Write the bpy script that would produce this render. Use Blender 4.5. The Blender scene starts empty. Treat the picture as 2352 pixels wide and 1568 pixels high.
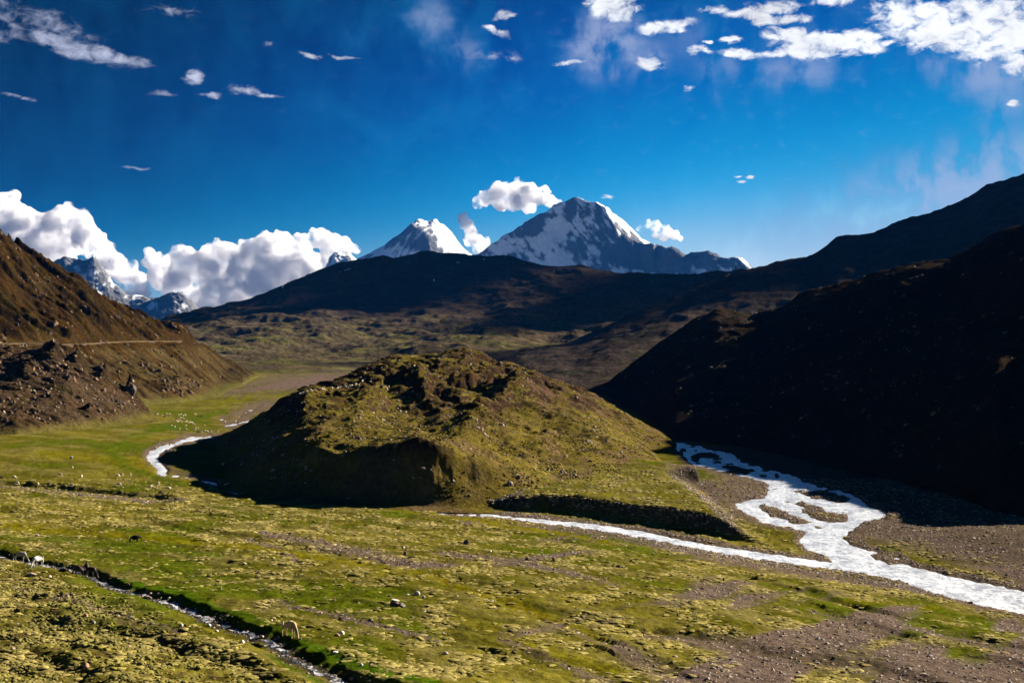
import bpy, math, random
import numpy as np
from mathutils import Vector, Matrix
random.seed(7)
rng = np.random.default_rng(11)
C = bpy.context.scene.collection
sc = bpy.context.scene

# ------------------------------------------------------------------ camera, sky, sun, exposure
H = 34.0            # eye height above the valley floor, metres
F = 3267.0          # focal length of the picture measured at 2352 px width
CX, CY = 1176.0, 784.0
cam = bpy.data.cameras.new('camera')
co = bpy.data.objects.new('camera', cam); C.objects.link(co)
co.location = (0, 0, H); co.rotation_euler = (math.radians(90), 0, 0)
cam.sensor_width = 36; cam.lens = 36*F/2352; cam.clip_start = 1; cam.clip_end = 200000
sc.camera = co

SUN_EL, SUN_AZ = math.radians(21.5), math.radians(52)      # azimuth clockwise from +Y (the view direction)
sd = Vector((math.sin(SUN_AZ)*math.cos(SUN_EL), math.cos(SUN_AZ)*math.cos(SUN_EL), math.sin(SUN_EL)))
sl = bpy.data.lights.new('sun', 'SUN'); sl.energy = 5.0; sl.angle = math.radians(0.5); sl.color = (1.0, 0.87, 0.70)
so = bpy.data.objects.new('sun', sl); C.objects.link(so)
so.rotation_euler = sd.to_track_quat('Z', 'Y').to_euler(); so.location = (300, 200, 400)

sc.view_settings.view_transform = 'Standard'; sc.view_settings.look = 'None'
sc.view_settings.exposure = 2.2; sc.view_settings.gamma = 1.0
sc.view_settings.use_curve_mapping = False
HAZE_D = 0.75e-5
sc.cycles.max_bounces = 9; sc.cycles.diffuse_bounces = 2; sc.cycles.glossy_bounces = 2
sc.cycles.transparent_max_bounces = 12; sc.cycles.volume_bounces = 8
sc.cycles.use_denoising = True
sc.cycles.caustics_reflective = False; sc.cycles.caustics_refractive = False

class NT:
    """small helper for writing node trees"""
    def __init__(s, tree): s.t = tree; s.n = tree.nodes; s.l = tree.links
    def new(s, typ, **kw):
        n = s.n.new(typ)
        for k, v in kw.items(): setattr(n, k, v)
        return n
    def put(s, sock, v):
        if isinstance(v, bpy.types.NodeSocket): s.l.new(v, sock)
        elif v is not None: sock.default_value = v
    def math(s, op, a, b=None, c=None, clamp=False):
        n = s.new('ShaderNodeMath', operation=op); n.use_clamp = clamp
        for i, v in enumerate((a, b, c)): s.put(n.inputs[i], v)
        return n.outputs[0]
    def vmath(s, op, a, b=None):
        n = s.new('ShaderNodeVectorMath', operation=op); s.put(n.inputs[0], a); s.put(n.inputs[1], b)
        return n.outputs[0]
    def mix(s, f, a, b, mode='MIX'):
        n = s.new('ShaderNodeMix', data_type='RGBA', blend_type=mode)
        s.put(n.inputs[0], f)
        for i, v in ((6, a), (7, b)):
            if isinstance(v, tuple) and len(v) == 3: v = v + (1,)
            s.put(n.inputs[i], v)
        return n.outputs[2]
    def smooth(s, x, lo, hi, a=0.0, b=1.0):
        n = s.new('ShaderNodeMapRange', interpolation_type='SMOOTHSTEP')
        for i, v in enumerate((x, lo, hi, a, b)): s.put(n.inputs[i], v)
        return n.outputs[0]
    def noise(s, vec, scale, detail=4, rough=.55, dist=0.0, lac=2.0):
        n = s.new('ShaderNodeTexNoise'); s.put(n.inputs['Vector'], vec)
        n.inputs['Scale'].default_value = scale; n.inputs['Detail'].default_value = detail
        n.inputs['Roughness'].default_value = rough; n.inputs['Distortion'].default_value = dist
        n.inputs['Lacunarity'].default_value = lac
        return n.outputs[0]

def azel(vx, vy):
    x, z = (vx-CX)/F, -(vy-CY)/F
    return math.degrees(math.atan2(x, 1)), math.degrees(math.atan2(z, math.hypot(x, 1)))

world = bpy.data.worlds.new('World'); sc.world = world; world.use_nodes = True
W = NT(world.node_tree); W.n.clear()
sky = W.new('ShaderNodeTexSky', sky_type='NISHITA', sun_disc=False)
sky.sun_elevation = SUN_EL; sky.sun_rotation = SUN_AZ; sky.altitude = 4000
sky.air_density = 1.0; sky.dust_density = 0.6; sky.ozone_density = 3.0
SKY_GAMMA, SKY_MUL = 1.9, (0.10, 0.33, 0.80)
g = W.new('ShaderNodeGamma'); W.l.new(sky.outputs[0], g.inputs[0]); g.inputs[1].default_value = 1.0
skyc = g.outputs[0]
tc = W.new('ShaderNodeTexCoord')
sep = W.new('ShaderNodeSeparateXYZ'); W.l.new(tc.outputs['Generated'], sep.inputs[0])
AZ = W.math('DEGREES', W.math('ARCTAN2', sep.outputs[0], sep.outputs[1]))
EL = W.math('DEGREES', W.math('ARCSINE', sep.outputs[2]))
SKYBASE = skyc
# the clear sky: the physical sky's brightness, graded from deep polarised blue to pale at the bright side
sg = W.new('ShaderNodeSeparateColor'); W.l.new(skyc, sg.inputs[0])
rp = W.new('ShaderNodeValToRGB'); rp.color_ramp.interpolation = 'B_SPLINE'; W.l.new(W.math('DIVIDE', sg.outputs[1], 8.0), rp.inputs[0])
K_ = 1/2**2.2/.09
stops = [(.15, (0,.012,.075)), (.20, (0,.022,.135)), (.25, (0,.060,.32)), (.295, (0,.115,.44)), (.34, (0,.215,.56)), (.39, (.01,.32,.66)), (.44, (.06,.42,.72)), (.50, (.27,.56,.78)), (.58, (.50,.70,.84)), (.70, (.66,.78,.88))]
e = rp.color_ramp.elements; 
while len(e) < len(stops): e.new(.5)
for q_, (p_, c_) in zip(e, stops): q_.position = p_*1.05/.09/8; q_.color = (c_[0], c_[1], c_[2], 1)
skyc = W.vmath('SCALE', rp.outputs[0]); skyc.node.inputs['Scale'].default_value = K_
# the band of sky square to the sun is the darkest, as through a polarising filter
dp = W.new('ShaderNodeVectorMath', operation='DOT_PRODUCT'); W.l.new(tc.outputs['Generated'], dp.inputs[0]); dp.inputs[1].default_value = sd
pol = W.smooth(W.math('POWER', W.math('ABSOLUTE', dp.outputs['Value']), 2.0), .05, .50, .16, 1.0)
pol2 = W.math('POWER', pol, W.smooth(EL, 0.5, 7, .25, 1.0))
skyc = W.vmath('SCALE', skyc); W.l.new(pol2, skyc.node.inputs['Scale'])
cv = W.new('ShaderNodeCombineXYZ'); W.l.new(AZ, cv.inputs[0]); W.l.new(EL, cv.inputs[1]); cvec = cv.outputs[0]
PXD = math.degrees(1/F)                                 # degrees per picture unit
def blobs(lst, vec):
    out = None
    for (vx, vy, rx, ry, *r) in lst:
        rot = r[0] if r else 0; st = r[1] if len(r) > 1 else 1.0
        a, e = azel(vx, vy)
        m = W.new('ShaderNodeMapping', vector_type='TEXTURE'); vin = vec
        if out is not None:                 # chained one after the other, so that the shader needs little memory at a time
            ma = W.new('ShaderNodeVectorMath', operation='MULTIPLY_ADD'); W.l.new(out, ma.inputs[0]); ma.inputs[1].default_value = (0, 0, 1e-5); W.l.new(vec, ma.inputs[2]); vin = ma.outputs[0]
        W.l.new(vin, m.inputs[0])
        m.inputs[1].default_value = (a, e, 0); m.inputs[2].default_value = (0, 0, math.radians(-rot)); m.inputs[3].default_value = (rx*PXD*1.25, ry*PXD*1.3, 1)
        v = W.new('ShaderNodeVectorMath', operation='LENGTH'); W.l.new(m.outputs[0], v.inputs[0])
        f = W.smooth(v.outputs[1], 0.0, 1.9, st, 0.0)
        out = f if out is None else W.math('SMOOTH_MAX', out, f, .12)
    return out
def sc_vec(x, y, z=0.0):
    m = W.new('ShaderNodeMapping'); W.l.new(cvec, m.inputs[0]); m.inputs[3].default_value = (x, y, 1); m.inputs[1].default_value = (z, z, z); return m.outputs[0]
puffs = [(165,106,75,15,18),(225,122,50,12,14),(285,138,40,9,4),(120,60,75,24,20,.62),(50,40,60,30,10,.55),(10,80,60,16,0,.5),(440,179,17,9),(480,217,20,5),(557,209,28,8,8),(615,223,26,5,0,.8),(375,214,26,5,0,.7),(40,222,36,3,5,.62),
    (325,388,28,3,0,.62),(625,104,14,6,0,.6),(715,130,22,5,6),(780,132,30,3,0,.85),(395,25,50,9,0,.5),(1410,16,42,22),(1382,8,30,14),(1530,62,42,11,-6,.9),(1500,68,20,8),(1165,36,18,7,0,.8),(1142,72,24,7,15,.85),(1125,62,12,5),(1312,143,24,4,-8,.8),
    (1482,142,30,11,14),(1600,118,28,7,0,.75),(1700,124,36,9,10,.9),(1625,98,12,3),(1680,92,17,5),(1772,18,44,11),(1722,36,36,9,6),(1800,48,46,9,0,.9),(1755,48,20,10),(1640,22,30,7,0,.6),(1570,70,16,5,0,.6),
    (1820,84,50,13,10),(1880,104,80,20,-4),(1960,100,50,18),(1850,120,70,11),(1990,88,30,8),(2040,100,14,6),(2120,40,80,22),(2200,72,110,26,6),(2260,40,90,30),(2330,80,70,42),(2050,22,45,16,0,.8),(2160,95,60,16),(2290,110,60,24),(2340,140,40,22,20,.9),(1920,5,40,8,0,.7),
    (1723,408,10,3.2,0,1.2),(1700,416,7,2.4,0,1.1),(1692,405,7,2,0,.7),(2325,240,10,6,0,.9),(1395,453,18,3,0,.5),(1582,205,10,6,0,.5),(1150,130,60,10,0,.35)]
veils = [(992,44,46,44,-40,.62),(1055,118,50,40,20,.55),(815,88,30,34,0,.22),(1395,100,80,62,0,.85),(1470,135,70,42,0,.6),(1600,90,110,60,0,.42),(1690,150,90,40,0,.5),(1830,165,110,36,0,.62),(1860,130,60,60,0,.5),(2170,120,70,60,0,.55),(2260,170,120,50,20,.7),(2310,235,70,40,20,.55),
    (1760,205,60,40,-30,.28),(1640,215,20,46,-20,.35),(2250,420,330,85,-12,.75),(2352,330,120,60,0,.5),(2000,20,340,60,0,.25),(1500,260,160,60,0,.12),(700,60,200,70,0,.10),(1250,40,250,60,0,.10)]
wn = W.new('ShaderNodeTexNoise'); W.l.new(sc_vec(1, 1.6), wn.inputs['Vector']); wn.inputs['Scale'].default_value = 1.1; wn.inputs['Detail'].default_value = 3
wv = W.vmath('SUBTRACT', wn.outputs[1], (.5, .5, .5)); wv = W.vmath('MULTIPLY', wv, (.9, .45, 0)); wcv = W.vmath('ADD', cvec, wv)
P = blobs(puffs, wcv); V = blobs(veils, W.vmath('ADD', cvec, W.vmath('MULTIPLY', wv, (1.6, 1.6, 0))))
pn = W.noise(sc_vec(1, 1.6), 1.35, 9, .60, .45); pn2 = W.noise(sc_vec(1, 1.5, 3.3), .45, 4, .5, 0)
pf = W.math('ADD', P, W.math('MULTIPLY', W.math('SUBTRACT', pn, .5), 2.7))
PD = W.math('MULTIPLY', W.smooth(pf, .16, W.smooth(AZ, -5, 8, 1.35, .92)), W.smooth(P, .05, .5))
vn = W.noise(sc_vec(1.3, .8), .6, 5, .55, .25)
VD = W.math('MULTIPLY', V, W.smooth(vn, .25, .60)); VD = W.math('MULTIPLY', VD, 1.0, None, True)
# faint fall streaks and uneven thin haze over the blue
sn = W.noise(sc_vec(1.0, .7, 7.0), .30, 4, .5, 1.2)
streak = W.math('MULTIPLY', W.smooth(sn, .42, .72), W.smooth(EL, 3.5, 9))
leftf = W.smooth(AZ, -22, 6)
cloudc = W.mix(leftf, (1.05,1.12,1.48), (2.35,2.4,2.5)); veilc = W.mix(leftf, (.25,.60,1.15), (.88,1.08,1.62))
shade = W.smooth(W.math('ADD', pn2, W.math('MULTIPLY', pn, .6)), .55, .95, .70, 1.08)
sc3 = W.new('ShaderNodeCombineColor')
for i in range(3): W.l.new(shade, sc3.inputs[i])
cloudc = W.mix(1.0, cloudc, sc3.outputs[0], 'MULTIPLY')
skyc = W.mix(W.math('MULTIPLY', streak, W.smooth(AZ, -22, 10, .03, .20)), skyc, (.03,.75,1.5))
skyc = W.mix(VD, skyc, W.mix(W.smooth(VD, .1, .75), (.03, .50, 1.25), veilc))
skyc = W.mix(PD, skyc, cloudc)
bg = W.new('ShaderNodeBackground'); bg.inputs[1].default_value = 0.09
W.l.new(skyc, bg.inputs[0])
wo = W.new('ShaderNodeOutputWorld'); W.l.new(bg.outputs[0], wo.inputs[0])
world.cycles.sampling_method = 'MANUAL'; world.cycles.sample_map_resolution = 512

# ------------------------------------------------------------------ numpy noise and mesh helpers
def _hash(ix, iy, seed):
    h = (ix.astype(np.int64)*374761393 + iy.astype(np.int64)*668265263 + seed*1274126177) & 0xffffffff
    h = ((h ^ (h >> 13))*1274126177) & 0xffffffff
    return ((h ^ (h >> 16)) & 0xffff).astype(np.float32)/65535.0
def perlin(x, y, seed=0):
    x0 = np.floor(x); y0 = np.floor(y); fx = (x-x0).astype(np.float32); fy = (y-y0).astype(np.float32)
    ux = fx*fx*fx*(fx*(fx*6-15)+10); uy = fy*fy*fy*(fy*(fy*6-15)+10)
    def gr(dx, dy):
        a = _hash(x0+dx, y0+dy, seed)*6.2831853
        return np.cos(a)*(fx-dx) + np.sin(a)*(fy-dy)
    a = gr(0, 0); b = gr(1, 0); c = gr(0, 1); d = gr(1, 1)
    return ((a+(b-a)*ux)*(1-uy) + (c+(d-c)*ux)*uy)*1.45
def fbm(x, y, octv=4, seed=0, gain=.5, ridged=False, lac=2.03):
    s = 0; a = 1; t = 0
    for i in range(octv):
        n = perlin(x, y, seed+i*17)
        if ridged: n = 1-2*np.abs(n)
        s = s+n*a; t += a; a *= gain
        x, y = (x*.8-y*.6)*lac+3.1, (x*.6+y*.8)*lac+1.7
    return s/t
def fbm0(x, y, octv=4, seed=0, gain=.5, ridged=False, lac=2.0):     # keeps the axes: for stretched patterns
    s = 0; a = 1; t = 0
    for i in range(octv):
        n = perlin(x, y, seed+i*17)
        if ridged: n = 1-2*np.abs(n)
        s = s+n*a; t += a; a *= gain; x = x*lac+3.1; y = y*lac+1.7
    return s/t
def sst(x, a, b):
    t = np.clip((x-a)/(b-a), 0, 1); return t*t*(3-2*t)
def rowi(pts, x):
    p = np.array(pts, float); return [np.interp(x, p[:, 0], p[:, k]) for k in range(1, p.shape[1])]
def hermite(dk, zk, seg):
    """dk, zk: (K, NX) knots per column; seg: samples per interval -> D, Z (M, NX)"""
    K = dk.shape[0]
    sl_ = np.diff(zk, axis=0)/np.maximum(np.diff(dk, axis=0), 1e-3)
    m = np.zeros_like(zk); m[0] = sl_[0]; m[-1] = sl_[-1]
    for k in range(1, K-1):
        same = sl_[k-1]*sl_[k] > 0
        m[k] = np.where(same, 2*sl_[k-1]*sl_[k]/np.where(same, sl_[k-1]+sl_[k], 1), 0)
    D = []; Z = []
    for k in range(K-1):
        n = seg[k]; u = (np.arange(n+(k == K-2))/n)[:, None]; h = dk[k+1]-dk[k]
        D.append(dk[k]+u*h)
        Z.append((2*u**3-3*u**2+1)*zk[k] + (u**3-2*u**2+u)*h*m[k] + (-2*u**3+3*u**2)*zk[k+1] + (u**3-u**2)*h*m[k+1])
    return np.vstack(D), np.vstack(Z)
def sdist(px, py, pts, ys=1.0):
    """distance to a polyline, and the parameter-interpolated third column"""
    P = np.array(pts, float); best = np.full(px.shape, 1e9, np.float32); w = np.zeros(px.shape, np.float32); side = np.zeros(px.shape, np.float32)
    for a, b in zip(P[:-1], P[1:]):
        dx, dy = b[0]-a[0], (b[1]-a[1])*ys; L = dx*dx+dy*dy+1e-9
        qx, qy = px-a[0], (py-a[1])*ys
        t = np.clip((qx*dx+qy*dy)/L, 0, 1); d = np.hypot(qx-t*dx, qy-t*dy)
        k = d < best; best = np.where(k, d, best); side = np.where(k, np.sign(dx*qy-dy*qx), side)
        if P.shape[1] > 2: w = np.where(k, a[2]+(b[2]-a[2])*t, w)
    return best, w, side
def inpoly(px, py, poly):
    P = np.array(poly, float); c = np.zeros(px.shape, bool); n = len(P)
    for i in range(n):
        x1, y1 = P[i][:2]; x2, y2 = P[(i+1) % n][:2]
        k = ((y1 > py) != (y2 > py)); 
        if y1 != y2: c ^= k & (px < (x2-x1)*(py-y1)/(y2-y1)+x1)
    return c
def vproj(X, Y, Z): return CX+X/Y*F, CY-(Z-H)/Y*F
def grid_mesh(name, X, Y, Z, col=None, mat=None, mask=None, dz=0.0, attrs=None, strict=False):
    M, N = X.shape; idx = np.arange(M*N).reshape(M, N)
    q = np.stack([idx[:-1, :-1], idx[:-1, 1:], idx[1:, 1:], idx[1:, :-1]], -1).reshape(-1, 4)
    V = np.stack([X, Y, Z+dz], -1).reshape(-1, 3).astype(np.float32); cc = None if col is None else col.reshape(-1, col.shape[-1])
    ex = {k: v.reshape(-1) for k, v in (attrs or {}).items()}
    if mask is not None:
        mq = mask.reshape(-1)[q].all(1) if strict else mask.reshape(-1)[q].any(1); q = q[mq]
        u, inv = np.unique(q, return_inverse=True); q = inv.reshape(-1, 4); V = V[u]
        if cc is not None: cc = cc[u]
        ex = {k: v[u] for k, v in ex.items()}
    me = bpy.data.meshes.new(name); nv, nf = len(V), len(q)
    me.vertices.add(nv); me.vertices.foreach_set('co', V.ravel())
    me.loops.add(nf*4); me.loops.foreach_set('vertex_index', q.ravel().astype(np.int32))
    me.polygons.add(nf); me.polygons.foreach_set('loop_start', np.arange(nf, dtype=np.int32)*4)
    me.update(calc_edges=True); me.polygons.foreach_set('use_smooth', np.ones(nf, bool))
    if cc is not None:
        at = me.attributes.new('Col', 'FLOAT_COLOR', 'POINT')
        c4 = np.ones((nv, 4), np.float32); c4[:, :3] = cc; at.data.foreach_set('color', c4.ravel())
    for k, v in ex.items():
        at = me.attributes.new(k, 'FLOAT', 'POINT'); at.data.foreach_set('value', v.astype(np.float32))
    o = bpy.data.objects.new(name, me); C.objects.link(o)
    if mat: me.materials.append(mat)
    return o
def structure(o): o['kind'] = 'structure'; return o
def cmix(c, m, col):
    return c*(1-m[..., None]) + np.array(col, np.float32)*m[..., None]

# ------------------------------------------------------------------ materials
def soil_mat(name, scales=((.9, .35), (.12, .25)), bump=.5, bdist=.15, bscale=2.5, spec=0.0):
    m = bpy.data.materials.new(name); m.use_nodes = True; N = NT(m.node_tree)
    b = N.n['Principled BSDF']; b.inputs['Roughness'].default_value = 1; b.inputs['Specular IOR Level'].default_value = spec
    at = N.new('ShaderNodeAttribute', attribute_name='Col'); gc = N.new('ShaderNodeNewGeometry').outputs['Position']
    c = at.outputs['Color']
    for s, a in scales:
        nz = N.noise(gc, s, 3, .65)
        f = N.smooth(nz, .25, .75, 1-a, 1+a)
        cb = N.new('ShaderNodeCombineColor')
        for i in range(3): N.l.new(f, cb.inputs[i])
        c = N.mix(1.0, c, cb.outputs[0], 'MULTIPLY')
    N.l.new(c, b.inputs['Base Color'])
    bp = N.new('ShaderNodeBump'); bp.inputs['Strength'].default_value = bump; bp.inputs['Distance'].default_value = bdist
    N.l.new(N.noise(gc, bscale, 5, .7), bp.inputs['Height']); N.l.new(bp.outputs[0], b.inputs['Normal'])
    return m
MG = soil_mat('meadow', ((1.6, .35), (.25, .2), (6, .3)), .6, .25, 2.2)
MH = soil_mat('hill_soil', ((.7, .4), (.12, .25)), .8, .8, .8)
MF = soil_mat('far_soil', ((.08, .35), (.02, .25)), .8, 6, .08)
MS = soil_mat('snow_rock', ((.02, .12),), .6, 14, .03)
def water_mat(dark=(.24,.27,.32), lite=(.60,.65,.72), lo=.60, hi=.84):
    m = bpy.data.materials.new('glint_glacial_water'); m.use_nodes = True; N = NT(m.node_tree)
    b = N.n['Principled BSDF']; gc = N.new('ShaderNodeNewGeometry').outputs['Position']
    mp = N.new('ShaderNodeMapping'); N.l.new(gc, mp.inputs[0]); mp.inputs['Scale'].default_value = (1, .5, 1)
    n1 = N.noise(mp.outputs[0], 1.1, 6, .75, .6); n2 = N.noise(mp.outputs[0], .25, 3, .6, .3)
    f = N.smooth(N.math('ADD', n1, N.math('MULTIPLY', n2, .45)), lo, hi)
    c = N.mix(f, dark, lite)  # pale share: milky glacial water, plus glints and sky sheen painted in
    N.l.new(c, b.inputs['Base Color']); b.inputs['Roughness'].default_value = .32; b.inputs['Specular IOR Level'].default_value = .5
    bp = N.new('ShaderNodeBump'); bp.inputs['Strength'].default_value = .9; bp.inputs['Distance'].default_value = .12
    N.l.new(N.noise(mp.outputs[0], 2.2, 4, .65), bp.inputs['Height']); N.l.new(bp.outputs[0], b.inputs['Normal'])
    return m
MW = water_mat(); MWC = water_mat((.035,.035,.035), (.50,.52,.55), .70, .86)  # creek version: nearly black water with white glints painted in

# ------------------------------------------------------------------ ground
def pt(vx, vy, z):                       # picture point at height z -> world
    d = (H-z)*F/(vy-CY); return ((vx-CX)/F*d, d, z)
ctrl = [pt(*p) for p in [
    (-200,1568,12.5),(0,1568,11.6),(0,1450,10.6),(0,1360,8.6),(0,1300,6.6),(0,1268,5.2),(300,1440,10.6),(300,1345,7.2),(560,1568,11.6),(590,1455,9.9),(712,1515,10.9),(800,1568,11.3),
    (1176,1568,10.2),(1500,1568,9.0),(1800,1568,7.8),(2352,1568,6.2),(2650,1568,5.8),(913,1378,9.0),(1176,1300,6.6),(600,1300,6.4),(300,1250,4.6),(1500,1350,6.6),(1500,1450,8.0),(2000,1450,5.8),(2352,1470,4.0),
    (1500,1270,2.6),(1800,1340,3.4),(1040,1190,.1),(1250,1206,.0),(1550,1252,0),(1950,1322,0),(2352,1425,0),(2600,1490,0),(900,1215,2.0),(0,1190,2.8),(400,1200,2.9),(700,1190,2.0),(-200,1130,1.5),
    (0,1130,1.1),(400,1140,.8),(650,1150,.5),(400,1000,0),(100,1040,1.2),(0,1020,2.0),(500,930,0),(700,860,0),(1000,850,0),(450,860,2),(1700,1100,0),(2100,1230,.2),(2352,1300,.4),(2500,1340,.8),
    (2352,1230,2.0),(2000,1130,.5),(1600,1020,0),(1400,900,0),(1176,1050,0),(800,1050,0),(1000,930,0),(1300,1000,0)]]
ctrl += [(x, 55, 14.0-x*.03) for x in (-60, 0, 60)] + [(x, 0, 32.2) for x in (-40, 0, 40)] + [(x, 22, 24) for x in (-40, 0, 40)] + [(-60, -60, 38), (60, -60, 38)]
ctrl = np.array(ctrl)
def tps_fit(c):
    p = c[:, :2]/200; n = len(p)
    r2 = ((p[:, None]-p[None])**2).sum(-1); K = .5*r2*np.log(r2+1e-12)+np.eye(n)*2e-3
    P = np.hstack([np.ones((n, 1)), p]); A = np.block([[K, P], [P.T, np.zeros((3, 3))]])
    return p, np.linalg.solve(A, np.concatenate([c[:, 2], np.zeros(3)]))
TP, TW = tps_fit(ctrl)
def base_z(X, Y):
    sh = X.shape; x = (X/200).ravel(); y = (Y/200).ravel(); z = TW[-3]+TW[-2]*x+TW[-1]*y
    for (a, b), w in zip(TP, TW[:-3]):
        r2 = (x-a)**2+(y-b)**2; z = z+w*.5*r2*np.log(r2+1e-12)
    return z.reshape(sh)

NXG, NYG = 1250, 580
vxs = np.linspace(-320, 2800, NXG)
# depths: near rows dense, by the angle they are seen under
dn = np.linspace(-30, 88, 26)[:-1]
ang = np.linspace(34*F/88/1.0*.72, 34*F/1900, NYG-25)
dep = 34*F/ang; dep = 88+(dep-dep[0])*(1900-88)/(dep[-1]-dep[0])
DG = np.concatenate([dn, dep])
YG = np.repeat(DG[:, None], NXG, 1)
XG = (vxs[None]-CX)/F*np.maximum(YG, 60) * np.where(YG < 60, 1+ (60-YG)/90, 1)
ZB = base_z(XG, YG); ZB = np.where(YG > 1100, ZB*np.clip((1900-YG)/800, 0, 1), ZB)

def on_base(vx, vy):                     # picture point -> world, marching down the smooth ground
    d = np.linspace(60, 1900, 4000); x = (vx-CX)/F*d; z = H-(vy-CY)/F*d; g_ = base_z(x, d)
    i = np.argmax(z < g_); i = i if i else len(d)-1
    return x[i], d[i]
VXB, VYB = vproj(XG, np.maximum(YG, 20), ZB)

Z = ZB.copy()
wob = fbm(XG/9, YG/9, 3, 5)
# stream terrace at the foot of the knoll
ter = [(1010,1166),(1150,1171),(1300,1178),(1400,1190),(1500,1203),(1600,1222),(1700,1242),(1752,1252),(1768,1246),(1762,1228)]
terw = [on_base(*p) for p in ter]
# region behind the terrace line
tp_ = terw + [on_base(1700,1190), on_base(1600,1100), on_base(1300,1060), on_base(1010,1060)]
dt, _, _ = sdist(XG+wob*1.2, YG+wob, terw[:-1]); ins = inpoly(XG+wob*1.2, YG+wob, tp_)
tx = sst(np.where(ins, dt, 0), 0, 3.4)*3.1*sst(XG, -16, 6)
dr, _, _ = sdist(XG, YG, [on_base(1768,1246), on_base(1700,1185), on_base(1600,1110)])
tx = tx*sst(dr, .5, 9)
Z += tx
# creek in the foreground: a channel with a steep bank on its far side
crk = [(-160,1250),(-20,1266),(60,1281),(130,1296),(200,1315),(260,1338),(330,1362),(400,1380),(470,1403),(540,1428),(585,1453),(625,1478),(680,1498),(712,1518),(760,1543),(830,1560),(960,1582),(1100,1600)]
crw = [on_base(a, b) for a, b in crk]
crw = [(x+.7*math.sin(i*1.9), y) for i, (x, y) in enumerate(crw)]
dc, _, sidec = sdist(XG+fbm(XG/3, YG/3, 3, 9)*.7, YG+fbm(XG/3, YG/3, 3, 19)*.9, crw)
far = sidec > 0
prof = np.where(far, 1-sst(dc, .5, 1.7), 1-sst(dc, .6, 4.0))
CREEKD = .55
Z -= prof*CREEKD
Z += np.where(far, .12*np.exp(-((dc-4)/3.)**2), 0)
creekm = (dc < .20+.45*fbm(XG/2.5, YG/2.5, 3, 29)+.25*fbm(XG/9, YG/9, 2, 39))
# dry gully across the near meadow, its far bank stands up
gul = [(-150,1098),(0,1106),(120,1113),(200,1119),(280,1127),(350,1136),(420,1145)]
glw = [on_base(a, b) for a, b in gul]
dg, _, sg = sdist(XG+wob*2, YG+wob*3, glw)
Z += np.where(sg > 0, 1, 0)*0
gp = np.where(sg > 0, 1-sst(dg, 0, 2.2), 1-sst(dg, 0, 16))*sst(420-VXB, 0, 60)
Z -= gp*.95
# further small banks and furrows
fur = [[(330,1195),(450,1218),(560,1230),(700,1258),(760,1268)], [(590,1138),(640,1144),(672,1152)], [(700,1160),(830,1190),(900,1205)],[(450,1175),(500,1185),(560,1190)],
       [(1180,1222),(1260,1232),(1330,1246)], [(900,1292),(1010,1318),(1080,1334),(1150,1350)], [(1060,1335),(1180,1380),(1290,1420),(1360,1450)],
       [(1500,1442),(1640,1468),(1760,1490),(1900,1520),(2100,1560)], [(1760,1330),(1900,1372),(2050,1408),(2200,1450),(2400,1500)], [(1900,1395),(2020,1440),(2150,1470),(2352,1530)],
       [(200,1425),(300,1445),(380,1470),(470,1500),(560,1530),(640,1560)], [(0,1480),(60,1505),(130,1540),(200,1568)], [(1220,1500),(1330,1515),(1420,1540),(1500,1568)], [(1440,1500),(1530,1530),(1640,1590)],
       [(1560,1225+60),(1700,1305),(1850,1330)], [(0,1395),(90,1410),(160,1425)]]
fdepth = [.5,.6,.4,.4,.5,.35,.5,.8,.9,.8,.9,1.1,.8,.8,.4,.5]
furm = np.zeros_like(Z)
for f_, dd in zip(fur, fdepth):
    w_ = [on_base(a, b) for a, b in f_]
    q, _, s_ = sdist(XG+wob*1.5, YG+wob*2, w_)
    pr = np.where(s_ > 0, 1-sst(q, 0, 2.6), 1-sst(q, 0, 8))*(.45+.9*np.clip(fbm(XG/7, YG/7, 3, 47)+.45, 0, 1))
    Z -= pr*dd*.6; furm = np.maximum(furm, (1-sst(q, .3, 2.2))*(dd/.9))
# rivers: mask in plan
river_poly = [(1535,1008),(1620,1026),(1690,1040),(1702,1055),(1760,1073),(1830,1090),(1852,1105),(1930,1122),(1975,1140),(1992,1155),(2040,1178),(2036,1188),(1985,1195),(1960,1213),(1938,1230),(1960,1250),(2030,1268),(2062,1275),(2100,1298),(2200,1322),(2352,1352),(2600,1400),(2950,1472),(2950,1552),(2600,1470),(2352,1410),(2250,1388),(2150,1360),(2060,1328),(1930,1304),(1900,1275),(1850,1257),(1828,1238),(1858,1220),(1800,1207),(1742,1195),(1704,1172),(1680,1155),(1722,1146),(1756,1140),(1768,1115),(1740,1100),(1650,1082),(1590,1066),(1565,1045)]
isl = [[(1836,1168),(1882,1168),(1942,1180),(1952,1190),(1932,1197),(1868,1187)], [(1822,1122),(1900,1126),(1958,1144),(1930,1150),(1860,1140)], [(1738,1158),(1764,1156),(1800,1172),(1866,1198),(1830,1200),(1770,1180)],
       [(1985,1268),(2040,1272),(2086,1290),(2040,1290)], [(1600,1038),(1640,1040),(1650,1048),(1610,1048)], [(1790,1145),(1850,1152),(1900,1166),(1840,1160)], [(1650,1062),(1740,1080),(1700,1085)], [(1860,1205),(1905,1207),(1880,1212)]]
pj = fbm(VXB/14, VYB/6, 4, 21); pj2 = fbm(VXB/14, VYB/6, 4, 31)
pk = fbm(VXB/5, VYB/2.5, 3, 23); ax_, ay_ = VXB+pj*15+pk*7, VYB+pj2*5+pk*2
RP = inpoly(ax_, ay_, river_poly)
for p in isl: RP &= ~inpoly(ax_, ay_, p)
up = sst(1180-VYB, 0, 80)
spots = fbm(VXB/26, VYB/3.0, 4, 41) > (.34-.17*up)
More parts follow.
